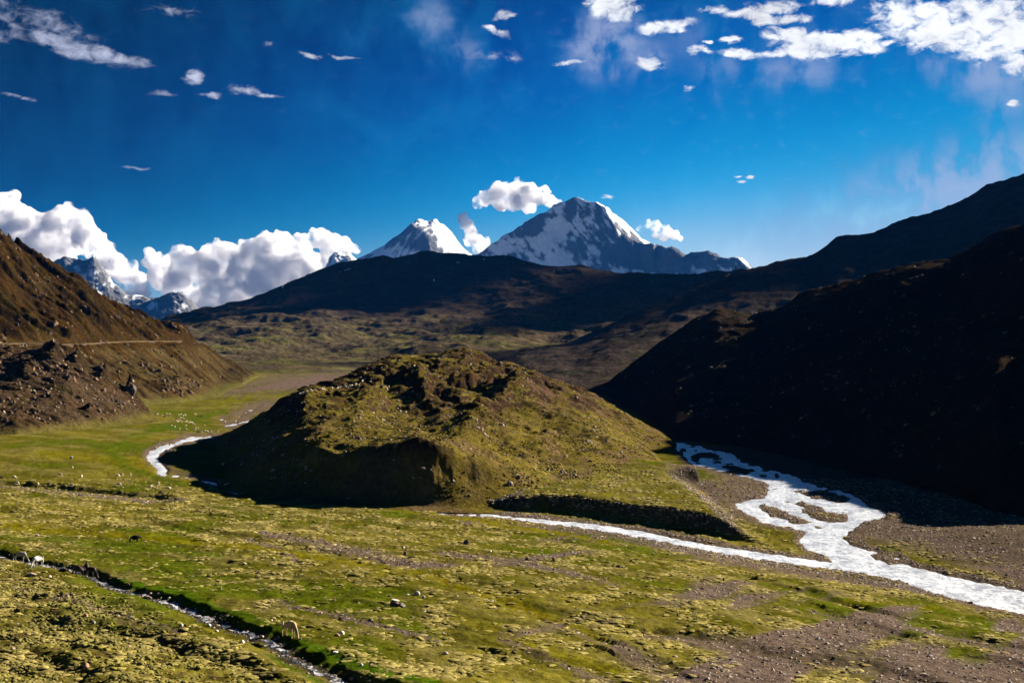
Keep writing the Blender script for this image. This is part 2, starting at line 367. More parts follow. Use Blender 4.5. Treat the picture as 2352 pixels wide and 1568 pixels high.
RP &= ~(spots & (VYB < 1200)); RP &= ~((fbm(VXB/10, VYB/3, 3, 43) > .40) & (VYB >= 1200))
st = [(1008,1177,1.5),(1130,1181,3),(1250,1195,4.5),(1380,1209,6),(1480,1225,7.5),(1560,1243,8),(1650,1259,8),(1750,1274,8),(1850,1288,8),(1960,1302,9)]
q, w_, _ = sdist(ax_*1, ay_, st); RS = q < w_*(1+.3*pj)
lr = [[(552,996,2.5),(500,1003,3.5),(460,1004,4),(430,1010,5.5),(395,1020,7),(358,1036,10),(347,1050,9),(362,1066,9),(376,1079,8),(362,1087,5),(400,1091,3.5),(450,1098,3.5),(482,1106,5),(515,1118,6),(545,1130,5)],
      [(592,934,2.2),(572,944,3.5),(548,956,3)], [(575,966,3.5),(548,971,4.5),(512,979,2.5)], [(520,962,2),(505,960,2)], [(560,908,1.4),(540,917,1.6)], [(795,869,1.2),(740,860,1),(700,858,1)], [(640,866,1.1),(600,858,1.1)], [(415,994,2),(408,996,2)], [(448,1000,3),(430,1002,2)]]
RL = np.zeros(Z.shape, bool)
for p in lr:
    q, w_, _ = sdist(VXB+pj*6, VYB+pj2*2.5, p, 2.0); RL |= q < w_*(1.15+.9*pj+.5*pk)*1.15
RL &= ~(fbm(VXB/9, VYB/3, 3, 51) > .55)
water = RP | RS | RL
def blur(a, n):
    a = a.astype(np.float32)
    for _ in range(n):
        a[1:-1] = (a[:-2]+2*a[1:-1]+a[2:])/4; a[:, 1:-1] = (a[:, :-2]+2*a[:, 1:-1]+a[:, 2:])/4
    return a
wb = blur(water, 5); wb1 = blur(water, 1)
Z = Z-wb*.35
ZW = ZB+np.where(tx > .1, 0, 0)-.30         # water level follows the smooth valley floor

# ---- paint: colour zones
def stroke(pts, soft=.5, ys=2.5, nz=.5):
    q, w_, _ = sdist(VXB+pj*18*nz, VYB+pj2*7*nz, pts, ys); return 1-sst(q, w_*(1-soft), w_*(1+soft))
DRY = (.225,.192,.066); OLV = (.105,.098,.010); GRN = (.078,.110,.004); VIV = (.052,.108,.003); YEL = (.165,.148,.004); ORG = (.17,.115,.014)
GRV = (.140,.104,.082); BRN = (.088,.058,.032); DRK = (.035,.028,.016)
col = np.zeros(Z.shape+(3,), np.float32)+np.array(OLV, np.float32)
n1 = .45*fbm(XG/7, YG/14, 4, 61)+.85*fbm0((XG-YG)*.7/42, (XG+YG)*.7/7, 5, 66); n2 = fbm(XG/30, YG/60, 4, 71); n3 = fbm(XG/2.2, YG/4, 4, 81)
col = cmix(col, sst(n1+.6*n2, -.15, .3)*(.62+.2*sst(VXB, 1100, 1700)), DRY)
col = cmix(col, sst(n2+.5*n1+.3*n3, .0, .4)*.6, YEL)
col = cmix(col, sst(-n2-.5*n1, .05, .4)*.75, GRN)
# gravel streaks, along the fall of the ground, more to the right and low down
al = (XG*.42+YG*.9); ac = (XG*.9-YG*.42)
gs = fbm0(ac/9, al/60, 4, 91)
gam = gs + .55*sst(VXB, 1200, 2100)*sst(VYB, 1330, 1500) - .12
gravel = sst(gam, .12, .34)*sst(VXB+VYB*.4, 1250, 1800)
for p in [[(590,1222,8),(700,1243,22),(850,1272,26),(950,1296,22),(1050,1296,14)], [(1000,1270,10),(1200,1290,16),(1330,1320,14),(1420,1345,8)], [(1250,1208,5),(1400,1226,9),(1500,1250,16),(1650,1280,20),(1850,1312,24),(2100,1352,18),(2352,1418,12)],
          [(1250,1420,6),(1400,1470,18),(1500,1520,38),(1620,1590,60)], [(1480,1445,14),(1700,1480,42),(2000,1520,62),(2400,1580,60)], [(1150,1470,6),(1260,1500,12),(1400,1560,22)], [(1850,1395,6),(2050,1430,14),(2352,1490,18)], [(30,1350,6),(150,1375,10),(300,1410,10),(420,1450,8)], [(-100,1105,10),(100,1122,14),(300,1140,14),(420,1150,8)], [(620,1370,6),(860,1440,12),(1000,1470,8)],
          [(1550,1090,22),(1650,1130,36),(1620,1165,20)], [(1050,1200,5),(1180,1206,8),(1300,1216,9),(1400,1235,10)], [(560,1232,6),(640,1262,10),(680,1290,8)]]:
    gravel = np.maximum(gravel, stroke(p, .75, 2.5, 1.6)*(.6+.8*np.clip(n1+.45, 0, 1)))
rb = stroke([(2030,1200,20),(2200,1260,50),(2352,1300,70),(2600,1370,90)], .5, 1.6); gravel = np.maximum(gravel, sst(VXB, 1600, 1700)*(1-sst(VYB-(VXB-1700)*.16, 1175, 1215))*.92)
gravel = np.maximum(gravel, rb*sst(n2+.5*n1, -.5, .1))
gravel = np.maximum(gravel, stroke([(470,905,10),(560,895,26),(640,880,38),(760,870,50),(850,870,50)], .7, 2.0, 1.6)*sst(fbm0(XG/26, YG/60, 4, 93), -.42, -.05)*.95)
gravel = np.maximum(gravel, stroke([(520,960,10),(580,940,26),(620,925,20)], .7, 2.0, 1.4)*.9)
gravel = np.maximum(gravel, sst(blur(water, 26), .03, .2)*.9)
gravel = np.maximum(gravel, stroke([(1540,1020,15),(1700,1060,40),(1800,1120,70),(1900,1190,70),(1960,1240,40)], .5, 1.5)*.9)
# greens
lush = np.zeros(Z.shape, np.float32)
for p, c_, a_ in [([(0,1205,14),(200,1222,18),(400,1240,16),(600,1262,14),(760,1285,9),(900,1300,6)], YEL, .9), ([(0,1230,16),(250,1250,22),(500,1278,16)], GRN, .75),
               ([(930,1312,5),(1010,1330,10),(1100,1360,16),(1200,1390,20),(1290,1420,18),(1400,1470,10)], YEL, .95), ([(1000,1325,4),(1150,1372,8),(1300,1430,8)], ORG, .5),
               ([(900,1172,5),(1050,1190,10),(1150,1205,12),(1280,1222,10),(1400,1245,5)], YEL, .9), ([(150,1300,8),(300,1340,14),(450,1380,16),(560,1415,18),(660,1465,22),(740,1505,22),(900,1550,16),(1000,1568,14)], VIV, .95),
               ([(620,1500,6),(700,1535,7),(770,1560,6)], VIV, .8), ([(1050,1420,20),(1300,1500,30),(1400,1520,20)], YEL, .6), ([(100,1040,20),(300,1060,30),(440,1110,24)], YEL, .75), ([(330,1005,12),(250,1030,20),(300,1080,14),(420,1112,8),(470,1115,5)], GRN, .8),
               ([(380,945,12),(450,960,16),(520,945,8)], GRN, .9), ([(400,980,10),(300,1000,8)], VIV, .6), ([(460,1040,14),(420,1060,14),(460,1085,8)], YEL, .8), ([(500,925,8),(560,915,8),(620,890,5)], YEL, .7), ([(740,885,3),(800,884,5)], YEL, .8),
               ([(1850,1180,5),(1930,1188,5)], YEL, .9), ([(1500,1290,5),(1700,1300,4)], YEL, .5), ([(1300,1168,6),(1500,1172,8),(1600,1180,8)], YEL, .6), ([(1950,1380,10),(2150,1400,8)], YEL, .7), ([(1700,1265,3),(1880,1284,3)], YEL, .7),
               ([(1990,1225,6),(2080,1250,6),(2160,1262,4)], ORG, .5), ([(1640,1355,5),(1760,1375,5)], YEL, .7),([(2330,1330,5),(2500,1380,8)], YEL, .4)]:
    m = stroke(p, .6, 2.5, .8)*a_*(.55+.9*np.clip(.5+n1, 0, 1)*.6); m = np.clip(m*1.15, 0, 1); lush = np.maximum(lush, m)
    gravel = gravel*(1-m*.9) if a_ > .7 else gravel; col = cmix(col, m, c_)
col = cmix(col, np.clip(gravel, 0, 1), GRV)
# the bushy slope below the creek is drier and brown between its clumps
llm = sst(np.where(far, -dc, dc), 2, 9)*(VXB < 1000)*(VYB > 1240)*(YG < 230)
col = cmix(col, llm*sst(n3+n1*.5, -.25, .3)*.75, (.19,.165,.06)); col = cmix(col, llm*sst(-n3-n1*.6, .1, .5)*.75, BRN)
col = cmix(col, stroke([(250,1405,9),(330,1440,10),(430,1478,9)], .6)*.7, BRN)
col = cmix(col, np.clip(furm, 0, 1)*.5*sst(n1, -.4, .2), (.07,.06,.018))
col = cmix(col, np.clip((1-sst(dc, .5, .95)), 0, 1)*.9, (.07,.06,.05))
valley = sst(YG, 330, 480); col = cmix(col, valley*sst(fbm(XG/12, YG/26, 4, 98), .1, .5)*.5, ORG)
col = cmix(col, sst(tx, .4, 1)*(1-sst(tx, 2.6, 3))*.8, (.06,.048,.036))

col = cmix(col, sst(YG, 1150, 1500)*sst(VXB, 820, 980)*.9, (.115,.095,.05)); col = cmix(col, sst(YG, 700, 900)*sst(fbm0(XG/20, YG/50, 4, 97), .05, .3)*.5, (.07,.075,.012))
col = cmix(col, stroke([(590,895,12),(680,880,24),(800,872,28)], .7, 2.5, 1.5)*.9, (.15,.105,.088))
col = cmix(col, sst(YG, 560, 800)*sst(VXB, 1120, 1200)*.95, (.075,.062,.036))
# ---- relief of the turf
near = 1-sst(YG, 260, 520)
hum = fbm(XG/1.5, YG/1.5, 3, 101); hum2 = fbm(XG/4.5, YG/4.5, 3, 111)
tus = (1-gravel)
Z += near*(hum*.13*(.35+tus)+hum2*.28*(.3+tus)) + (1-near)*(hum2*.25) + fbm(XG/24, YG/24, 3, 121)*.55*sst(YG, 60, 110)*(1-wb)*sst(450-YG, 0, 100)
Z += llm*fbm(XG/2.6, YG/2.6, 3, 131)*.35
Z += gravel*(1-wb)*fbm(XG/1.0, YG/1.0, 2, 141)*.12
dzone = np.where(water, 0, 1)
Z = np.where(YG < 40, np.minimum(Z, H-1.7), Z)
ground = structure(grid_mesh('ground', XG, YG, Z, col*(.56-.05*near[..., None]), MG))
# water bodies, one sheet each
ZC = Z+.03
side_r = (VXB > 1000)
wm = wb1 > .25
river_r = structure(grid_mesh('river', XG, YG, ZW+.12*np.clip(wb, 0, 1), None, MW, mask=wm & side_r & (RP | (VXB > 1950) | ~RS)))
stream = structure(grid_mesh('stream', XG, YG, ZW+.125*np.clip(wb, 0, 1)+.004, None, MW, mask=(blur(RS, 1) > .25) & (VXB < 1960)))
river_l = structure(grid_mesh('river', XG, YG, ZW+.15*np.clip(wb, 0, 1), None, MW, mask=wm & ~side_r))
creek_w = structure(grid_mesh('creek', XG, YG, ZC, None, MWC, mask=(blur(creekm, 1) > .5) & (VYB > 1230)))

# ------------------------------------------------------------------ lofted hills
def loft(name, x0, x1, nx, rows, seg, mat, disp, paint, kind='structure', smooth=6):
    """rows: near to far, each (mode, [(vx, a, d)...]); mode 'v': a is the picture row, 'z': a is the height"""
    vx = np.linspace(x0, x1, nx); dk = []; zk = []
    for mode, pts in rows:
        a, d = rowi(pts, vx)
        # soften the traced polylines a little
        z = H-(a-CY)/F*d if mode == 'v' else a
        dk.append(d); zk.append(z)
    dk = np.array(dk); zk = np.array(zk)
    for k in range(1, len(dk)): dk[k] = np.maximum(dk[k], dk[k-1]+1.0)
    D, Zz = hermite(dk, zk, seg); X = (vx[None]-CX)/F*D
    VX = np.repeat(vx[None], D.shape[0], 0); VY = CY-(Zz-H)/D*F
    for _ in range(smooth):
        Zz[:, 1:-1] = (Zz[:, :-2]+2*Zz[:, 1:-1]+Zz[:, 2:])/4; Zz[1:-1] = (Zz[:-2]+2*Zz[1:-1]+Zz[2:])/4
    Zd = disp(X, D, Zz, VX, VY); 
    gy = np.gradient(Zd, axis=0)/np.maximum(np.gradient(D, axis=0), 1e-3); gx = np.gradient(Zd, axis=1)/np.maximum(np.gradient(X, axis=1), 1e-3)
    slope = np.hypot(gx, gy)
    colr = paint(X, D, Zd, VX, VY, slope)
    o = grid_mesh(name, X, D, Zd, colr, mat)
    if kind: o['kind'] = kind
    return o, (X, D, Zd, VX, VY, slope)

# --- knoll
kn_crest = [(400,1120,400),(430,1098,405),(480,1052,425),(540,1000,440),(575,972,450),(600,955,455),(640,932,457),(700,907,462),(760,894,500),(800,880,530),(860,850,570),(900,834,592),(960,831,600),(1000,827,595),(1030,817,590),(1060,814,588),(1100,822,585),(1140,843,580),(1190,855,575),(1230,878,568),(1280,893,560),(1340,905,550),(1400,930,535),(1450,958,515),(1500,988,495),(1550,1018,470),(1580,1058,430),(1600,1085,395),(1640,1110,375)]
kn_foot = [(400,1126,322),(540,1131,318),(640,1139,306),(800,1151,298),(950,1161,291),(1050,1165,290),(1150,1166,292),(1300,1168,298),(1450,1166,305),(1560,1152,320),(1620,1120,345),(1640,1112,360)]
kn_knob = [(400,1122,340),(500,1116,334),(540,1110,332),(570,1092,336),(600,1072,338),(640,1046,337),(700,1018,332),(740,1026,320),(780,1042,313),(850,1033,307),(950,1024,304),(1000,1032,305),(1040,1042,307),(1100,1056,312),(1160,1068,318),(1230,1080,324),(1300,1088,330),(1450,1100,338),(1560,1135,345),(1620,1114,362),(1640,1111,370)]
kn_mid = [(400,1121,360),(500,1086,375),(540,1068,378),(560,1052,380),(600,1023,382),(640,996,384),(700,966,388),(760,960,394),(820,962,398),(900,974,400),(1000,980,405),(1100,978,408),(1200,985,408),(1300,1000,405),(1400,1022,398),(1500,1056,388),(1580,1105,380),(1620,1112,368),(1640,1111,371)]
kn_up = [(400,1120.5,380),(500,1050,410),(540,1018,424),(600,975,430),(640,950,432),(700,918,436),(760,912,450),(800,910,470),(900,903,490),(1000,893,492),(1100,897,490),(1200,912,485),(1300,940,478),(1400,985,465),(1500,1035,440),(1580,1080,405),(1620,1110,370),(1640,1110.5,372)]
kn_back = [(400,-3,520),(700,-2,680),(1000,-1,760),(1300,-1,700),(1550,-2,560),(1640,-3,480)]
def kn_disp(X, Y, Z_, VX, VY):
    e = sst(Z_, 0, 8)
    n = fbm(X/34, Y/34, 4, 201, ridged=True); n2_ = fbm(X/12, Y/12, 4, 211); cr = fbm(X/20, Y/30, 4, 221, ridged=True)
    hi = sst(Z_, 10, 18); cr2 = fbm(X/9, Y/12, 4, 226, ridged=True)
    Z2 = Z_+e*(n*.9-.4+n2_*.5)+sst(Z_, 1, 6)*(1-sst(Z_, 9, 13))*fbm(X/7, Y/9, 4, 296)*1.1+sst(cr, .15, .6)*e*2.3*sst(Z_, 9, 15)+sst(cr2, .1, .6)*1.2*hi+(1-hi)*e*sst(cr, .5, .8)*.6
    # spurs with hollows between, running to the right foot
    for p, h, w in [([(960,1040),(1040,1055),(1120,1085),(1250,1120),(1400,1140)], 1.8, 9), ([(1010,985),(1110,1000),(1250,1035),(1400,1085),(1500,1120)], 2.6, 9), ([(1180,930),(1320,975),(1450,1030),(1540,1080)], 2.2, 9)]:
        q, _, _ = sdist(VX, VY, p, 1.6); Z2 = Z2+h*np.exp(-(q/(w*3.2))**2)*e
    # crags that stand up over the slope
    for (a, b, r, h) in [(870,905,26,3),(1150,945,24,3),(980,950,26,3),(1100,965,34,4),(1190,925,40,4),(1040,945,36,3.5),(960,925,40,4),(850,940,40,3.5),(1110,1005,30,3.6),(1060,1015,30,3),(900,870,50,2),(1230,905,34,2.5),(940,900,40,3),(1090,890,30,3),(1010,875,40,2.5),(1330,925,30,2)]:
        q = np.hypot((VX-a)/1.5, (VY-b)*1.4); Z2 = Z2+.8*h*np.exp(-(q/r)**2)*(1+.9*n2_)
    return Z2+e*fbm(X/4, Y/4, 3, 231)*.35
def kn_paint(X, Y, Z_, VX, VY, s):
    n = fbm(X/10, Y/10, 4, 241); m = fbm(X/40, Y/40, 3, 251); f = fbm(X/2, Y/2, 3, 261)
    c = np.zeros(X.shape+(3,), np.float32)+np.array((.088,.078,.015), np.float32)
    c = cmix(c, sst(n, -.1, .4)*.8, (.135,.118,.036)); c = cmix(c, sst(m+.4*n, 0, .4)*.6, (.085,.057,.038))
    c = cmix(c, sst(f-.3*m, .1, .4)*.4, (.055,.058,.009))
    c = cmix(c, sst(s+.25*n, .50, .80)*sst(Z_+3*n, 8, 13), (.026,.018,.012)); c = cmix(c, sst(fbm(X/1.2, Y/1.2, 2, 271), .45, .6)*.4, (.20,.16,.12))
    c = cmix(c, sst(VY, 1040, 1090)*sst(-m, .0, .3)*.5, (.12,.14,.02))
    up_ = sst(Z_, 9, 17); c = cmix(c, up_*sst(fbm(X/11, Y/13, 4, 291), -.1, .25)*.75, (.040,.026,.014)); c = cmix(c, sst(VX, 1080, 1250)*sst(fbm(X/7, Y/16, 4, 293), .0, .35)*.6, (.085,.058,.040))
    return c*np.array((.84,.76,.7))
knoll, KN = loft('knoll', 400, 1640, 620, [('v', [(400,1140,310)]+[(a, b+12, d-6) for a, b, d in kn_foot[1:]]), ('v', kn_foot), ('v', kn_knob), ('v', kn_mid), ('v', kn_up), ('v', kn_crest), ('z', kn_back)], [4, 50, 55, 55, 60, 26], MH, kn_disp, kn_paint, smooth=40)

# --- near rocky spur on the left
sp_foot = [(-400,1016,479),(0,1012,487),(150,1004,505),(270,988,545),(340,972,590),(372,966,610)]
sp_mid = [(-400,880,570),(0,900,565),(150,912,570),(270,940,590),(340,962,612),(372,965.5,618)]
sp_crest = [(-400,760,640),(-60,792,640),(0,801,640),(60,806,640),(110,812,640),(160,826,638),(200,842,636),(240,862,634),(280,888,632),(300,902,630),(330,932,626),(352,955,624),(372,966,622)]
def sp_disp(X, Y, Z_, VX, VY):
    e = sst(Z_, 0, 5); n = fbm(X/14, Y/9, 5, 301, ridged=True); n2_ = fbm(X/40, Y/12, 3, 311, ridged=True)
    out = Z_+e*(n*1.3-.4+n2_*1.6-.6)+sst(Z_, 14, 24)*(n*1.2)
    for (a, b, r, h) in [(300,905,10,5),(120,822,22,4),(180,836,14,3),(240,868,12,3.5),(210,950,16,2),(60,860,24,3)]:
        q = np.hypot(VX-a, (VY-b)*1.3); out = out+h*np.exp(-(q/r)**2)*(1+.8*n)
    return out+e*fbm(X/4, Y/4, 3, 321)*.7
def sp_paint(X, Y, Z_, VX, VY, s):
    n = fbm(X/14, Y/8, 4, 341); m = fbm(X/40, Y/16, 3, 351); f = fbm(X/3, Y/3, 3, 361)
    c = np.zeros(X.shape+(3,), np.float32)+np.array((0.048,0.032,0.018), np.float32)
    c = cmix(c, sst(n, 0, .4)*.7, (0.033,0.027,0.006)); c = cmix(c, sst(m, .1, .4)*.6, (0.055,0.031,0.014))
    c = cmix(c, sst(f, .25, .5)*.6, (0.104,0.071,0.047)); c = cmix(c, sst(s+.3*n, .7, 1.1)*.8, (0.019,0.013,0.007))
    c = cmix(c, 1-sst(Z_, .5, 5), (0.065,0.058,0.014))
    return c*.80
spur, SP = loft('rocky_spur', -400, 372, 330, [('z', [(-400,-2,470),(0,-2,478),(372,-2,600)]), ('v', sp_foot), ('v', sp_mid), ('v', sp_crest), ('z', [(-400,10,700),(0,0,690),(372,-3,660)])], [4, 70, 90, 24], MH, sp_disp, sp_paint)

# --- the long hillside with the road
hs_crest = [(-420,400,840),(-100,500,880),(0,548,900),(60,587,925),(120,627,950),(200,666,985),(260,706,1010),(330,744,1050),(400,762,1110),(425,768,1130),(450,785,1160),(480,806,1190),(520,832,1240),(560,850,1290),(592,862,1330),(640,872,1380)]
hs_foot = [(-420,985,540),(0,975,580),(300,945,680),(380,936,730),(420,930,760),(500,916,842),(560,890,1040),(592,869,1300),(640,874,1370)]
hs_mid = [(-420,700,690),(0,790,745),(170,794,800),(300,830,860),(400,850,920),(500,885,1000),(560,872,1140),(592,865,1315),(640,873,1375)]
def hs_disp(X, Y, Z_, VX, VY):
    e = sst(Z_, 0, 8); n = fbm0(X/60, Y/15, 5, 401, ridged=True); n2_ = fbm(X/22, Y/16, 5, 411, ridged=True)
    gl = fbm0(X/170, Y/34, 4, 431, ridged=True)
    out = Z_+e*(gl*9.0-3.0+n*6.5-2+n2_*2.6-.9)*(.45+.55*sst(Z_, 30, 45))+e*fbm(X/6, Y/6, 3, 421)*1.4
    q = np.hypot((VX-405)/1.4, VY-905); out = out+2.5*np.exp(-(q/26)**2)*(1+n2_)
    q = np.hypot((VX-425)/1.6, (VY-768)*1.4); out = out+4*np.exp(-(q/22)**2)
    rz = 32.6; band = np.exp(-((Z_-rz)/2.2)**2); return out*(1-band*.85)+band*.85*Z_
def hs_paint(X, Y, Z_, VX, VY, s):
    n = fbm0(X/50, Y/12, 4, 441); m = fbm(X/30, Y/14, 4, 451); f = fbm(X/3, Y/3, 3, 461)
    c = np.zeros(X.shape+(3,), np.float32)+np.array((0.031,0.016,0.004), np.float32)
    c = cmix(c, sst(n, 0, .35)*.75, (0.023,0.020,0.003)); c = cmix(c, sst(m, .1, .4)*.7, (0.045,0.031,0.013))
    c = cmix(c, sst(f, .3, .6)*.45, (0.070,0.046,0.018)); c = cmix(c, sst(s+.3*m, .75, 1.15)*.75, (0.014,0.009,0.003))
    c = cmix(c, (1-sst(Z_, 27, 32))*sst(n, -.3, .2)*.55, (0.070,0.053,0.022)); c = cmix(c, (1-sst(Z_, 1, 5))*.8, (0.075,0.071,0.018))
    return c*.82
hillside, HS = loft('hillside', -420, 640, 460, [('z', [(-420,-2,530),(0,-2,570),(500,-2,835),(640,-2,1360)]), ('v', hs_foot), ('v', hs_mid), ('v', hs_crest), ('z', [(-420,80,1100),(0,40,1100),(400,0,1300),(640,-3,1460)])], [4, 110, 120, 24], MH, hs_disp, hs_paint)

# --- hill on the right, part of its shade put into near-black colours
rh_crest = [(1340,900,1040),(1385,888,1050),(1420,858,1020),(1460,826,990),(1500,800,960),(1545,768,930),(1580,746,905),(1610,730,880),(1642,717,860),(1680,722,855),(1720,728,850),(1750,722,840),(1785,714,825),(1820,690,805),(1860,668,780),(1900,658,770),(1945,650,755),(1990,643,740),(2050,624,720),(2110,610,705),(2180,602,690),(2240,570,665),(2300,540,640),(2352,518,620),(2560,490,560),(2800,490,520),(3400,520,440),(4600,600,340)]
rh_foot = [(1340,902,960),(1385,893,950),(1430,930,760),(1480,970,620),(1550,1010,492),(1620,1020,475),(1700,1026,458),(1800,1048,420),(1900,1078,378),(2000,1110,340),(2100,1150,304),(2200,1178,282),(2352,1215,258),(2560,1270,228),(2800,1330,200),(3400,1450,165),(4600,1650,125)]
def rh_mid(f): 
    o = []
    for vx in (1340,1385,1450,1550,1650,1800,2000,2200,2352,2560,2800,3400,4600):
        c_ = rowi(rh_crest, vx); q_ = rowi(rh_foot, vx); zc, zf = H-(c_[0]-CY)/F*c_[1], H-(q_[0]-CY)/F*q_[1]
        o.append((vx, zf+(zc-zf)*f**.85, q_[1]+(c_[1]-q_[1])*f))
    return o
def rh_disp(X, Y, Z_, VX, VY):
    e = sst(Z_, 0, 10); n = fbm(X/60, Y/60, 5, 507, ridged=True); n2_ = fbm(X/18, Y/18, 4, 511)
    return Z_+e*(n*5-2.5+n2_*2.0)*(.5+.5*sst(Z_, 0, 40))+e*fbm(X/5, Y/5, 3, 521)*.6
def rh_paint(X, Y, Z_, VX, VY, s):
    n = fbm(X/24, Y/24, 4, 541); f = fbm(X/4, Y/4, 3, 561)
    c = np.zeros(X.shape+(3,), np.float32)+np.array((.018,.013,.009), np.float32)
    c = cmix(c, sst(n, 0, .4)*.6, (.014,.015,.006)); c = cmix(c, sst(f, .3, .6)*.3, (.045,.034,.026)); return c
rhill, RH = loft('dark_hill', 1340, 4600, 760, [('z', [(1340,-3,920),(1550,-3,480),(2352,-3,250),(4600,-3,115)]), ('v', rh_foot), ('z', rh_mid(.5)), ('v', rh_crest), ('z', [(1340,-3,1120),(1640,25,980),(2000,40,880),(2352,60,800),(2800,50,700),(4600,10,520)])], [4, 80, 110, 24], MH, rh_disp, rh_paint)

# --- mountainside behind it
mb_crest = [(1000,862,1450),(1075,846,1600),(1140,826,1720),(1200,806,1850),(1260,797,1950),(1320,786,2060),(1450,732,2200),(1600,668,2350),(1730,621,2450),(1780,610,2460),(1830,602,2470),(1855,600,2470),(1890,580,2450),(1930,552,2430),(2000,544,2400),(2060,522,2360),(2100,508,2340),(2150,500,2310),(2180,488,2290),(2220,465,2260),(2260,440,2230),(2300,428,2210),(2352,408,2180),(2600,330,2050),(2900,280,1900)]
mb_foot = [(1000,870,1290),(1075,876,1200),(1150,884,1110),(1250,893,1030),(1400,897,985),(1600,888,1060),(2000,860,1200),(2400,840,1200),(2900,820,1200)]
def mb_disp(X, Y, Z_, VX, VY):
    e = sst(Z_, 2, 30); n = fbm(X/170, Y/170, 5, 601, ridged=True); return Z_+e*(n*13-6+fbm(X/50, Y/50, 4, 611)*5+fbm(X/14, Y/14, 3, 621)*1.8)*(.3+.7*sst(Z_, 10, 120))+sst(Z_, .5, 8)*(1-sst(Z_, 60, 120))*(fbm(X/75, Y/130, 4, 616)*8+fbm(X/20, Y/30, 3, 617)*1.6)
def mb_paint(X, Y, Z_, VX, VY, s):
    n = fbm(X/90, Y/60, 4, 641)
    c = np.zeros(X.shape+(3,), np.float32)+np.array((.045,.033,.024), np.float32)
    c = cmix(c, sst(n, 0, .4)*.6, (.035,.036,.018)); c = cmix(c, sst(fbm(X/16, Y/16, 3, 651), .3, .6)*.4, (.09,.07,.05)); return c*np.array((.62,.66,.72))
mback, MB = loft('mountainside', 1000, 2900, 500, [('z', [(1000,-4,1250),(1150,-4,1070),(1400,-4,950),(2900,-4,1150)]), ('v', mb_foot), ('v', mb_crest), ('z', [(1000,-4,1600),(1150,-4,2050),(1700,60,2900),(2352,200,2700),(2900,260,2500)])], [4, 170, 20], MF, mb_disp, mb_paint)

# --- long brown ridge in the middle distance
fr_crest = [(-100,820,3000),(200,790,3050),(320,752,3100),(360,741,3100),(410,725,3120),(460,712,3150),(520,700,3180),(570,690,3200),(600,680,3200),(640,662,3220),(680,644,3240),(720,630,3250),(760,612,3260),(800,603,3260),(850,596,3260),(880,588,3250),(900,592,3250),(940,589,3240),(965,580,3230),(990,577,3220),(1020,583,3210),(1060,586,3200),(1100,590,3190),(1130,588,3180),(1165,590,3170),(1200,600,3150),(1240,608,3130),(1290,614,3110),(1335,612,3090),(1380,620,3070),(1430,629,3050),(1500,631,3020),(1560,632,2990),(1620,631,2960),(1680,624,2930),(1730,621,2900),(1900,600,2850)]
fr_lo = [(-100,850,1650),(590,856,1540),(700,858,1500),(900,850,1680),(1100,850,1690),(1300,872,1400),(1500,880,1300),(1900,880,1300)]
fr_m1 = [(-100,835,1900),(400,800,2000),(600,810,1950),(760,825,1850),(900,812,1900),(1000,800,1950),(1100,806,1950),(1200,815,1900),(1300,820,1900),(1500,800,2000),(1900,780,2000)]
fr_m2 = [(-100,828,2300),(400,762,2420),(520,752,2420),(640,755,2400),(760,765,2360),(850,775,2330),(950,770,2350),(1000,775,2300),(1100,765,2350),(1200,757,2400),(1500,745,2400),(1900,720,2400)]
fr_m3 = [(-100,822,2700),(400,742,2760),(520,718,2760),(640,706,2760),(740,700,2780),(850,714,2720),(1000,716,2720),(1200,702,2740),(1500,690,2700),(1900,660,2650)]
def fr_disp(X, Y, Z_, VX, VY):
    e = sst(Z_, 2, 40); n = fbm(X/190, Y/150, 5, 701, ridged=True); b = fbm0(X/120, Y/45, 4, 711)
    return Z_+e*(n*12-6+fbm(X/60, Y/40, 4, 721)*6+fbm(X/14, Y/14, 3, 731)*1.6)+(1-sst(Z_, 60, 140))*sst(Z_, 1, 14)*(b*5+fbm(X/110, Y/110, 4, 716)*13)
def fr_paint(X, Y, Z_, VX, VY, s):
    n = fbm(X/110, Y/60, 4, 741); lowm = 1-sst(Z_, 20, 110)
    c = np.zeros(X.shape+(3,), np.float32)+np.array((.045,.034,.025), np.float32)
    c = cmix(c, lowm*.7*np.ones_like(n), (.060,.047,.022)); c = cmix(c, lowm*sst(n, -.05, .35)*.7, (.068,.068,.014)); c = cmix(c, (1-sst(Z_, 2, 14))*sst(VX, 700, 1000)*.8, (.12,.10,.06))
    c = cmix(c, sst(fbm(X/20, Y/14, 3, 751), .25, .5)*.4*(1-lowm*.5), (.085,.065,.045)); return c
fridge, FR = loft('brown_ridge', -100, 1900, 560, [('z', [(-100,-3,1580),(590,-3,1500),(900,-3,1600),(1300,-3,1350),(1900,-3,1250)]), ('v', fr_lo), ('v', fr_m1), ('v', fr_m2), ('v', fr_m3), ('v', fr_crest), ('z', [(-100,20,3500),(900,120,4000),(1900,100,3700)])], [4, 40, 55, 45, 60, 18], MF, fr_disp, fr_paint)

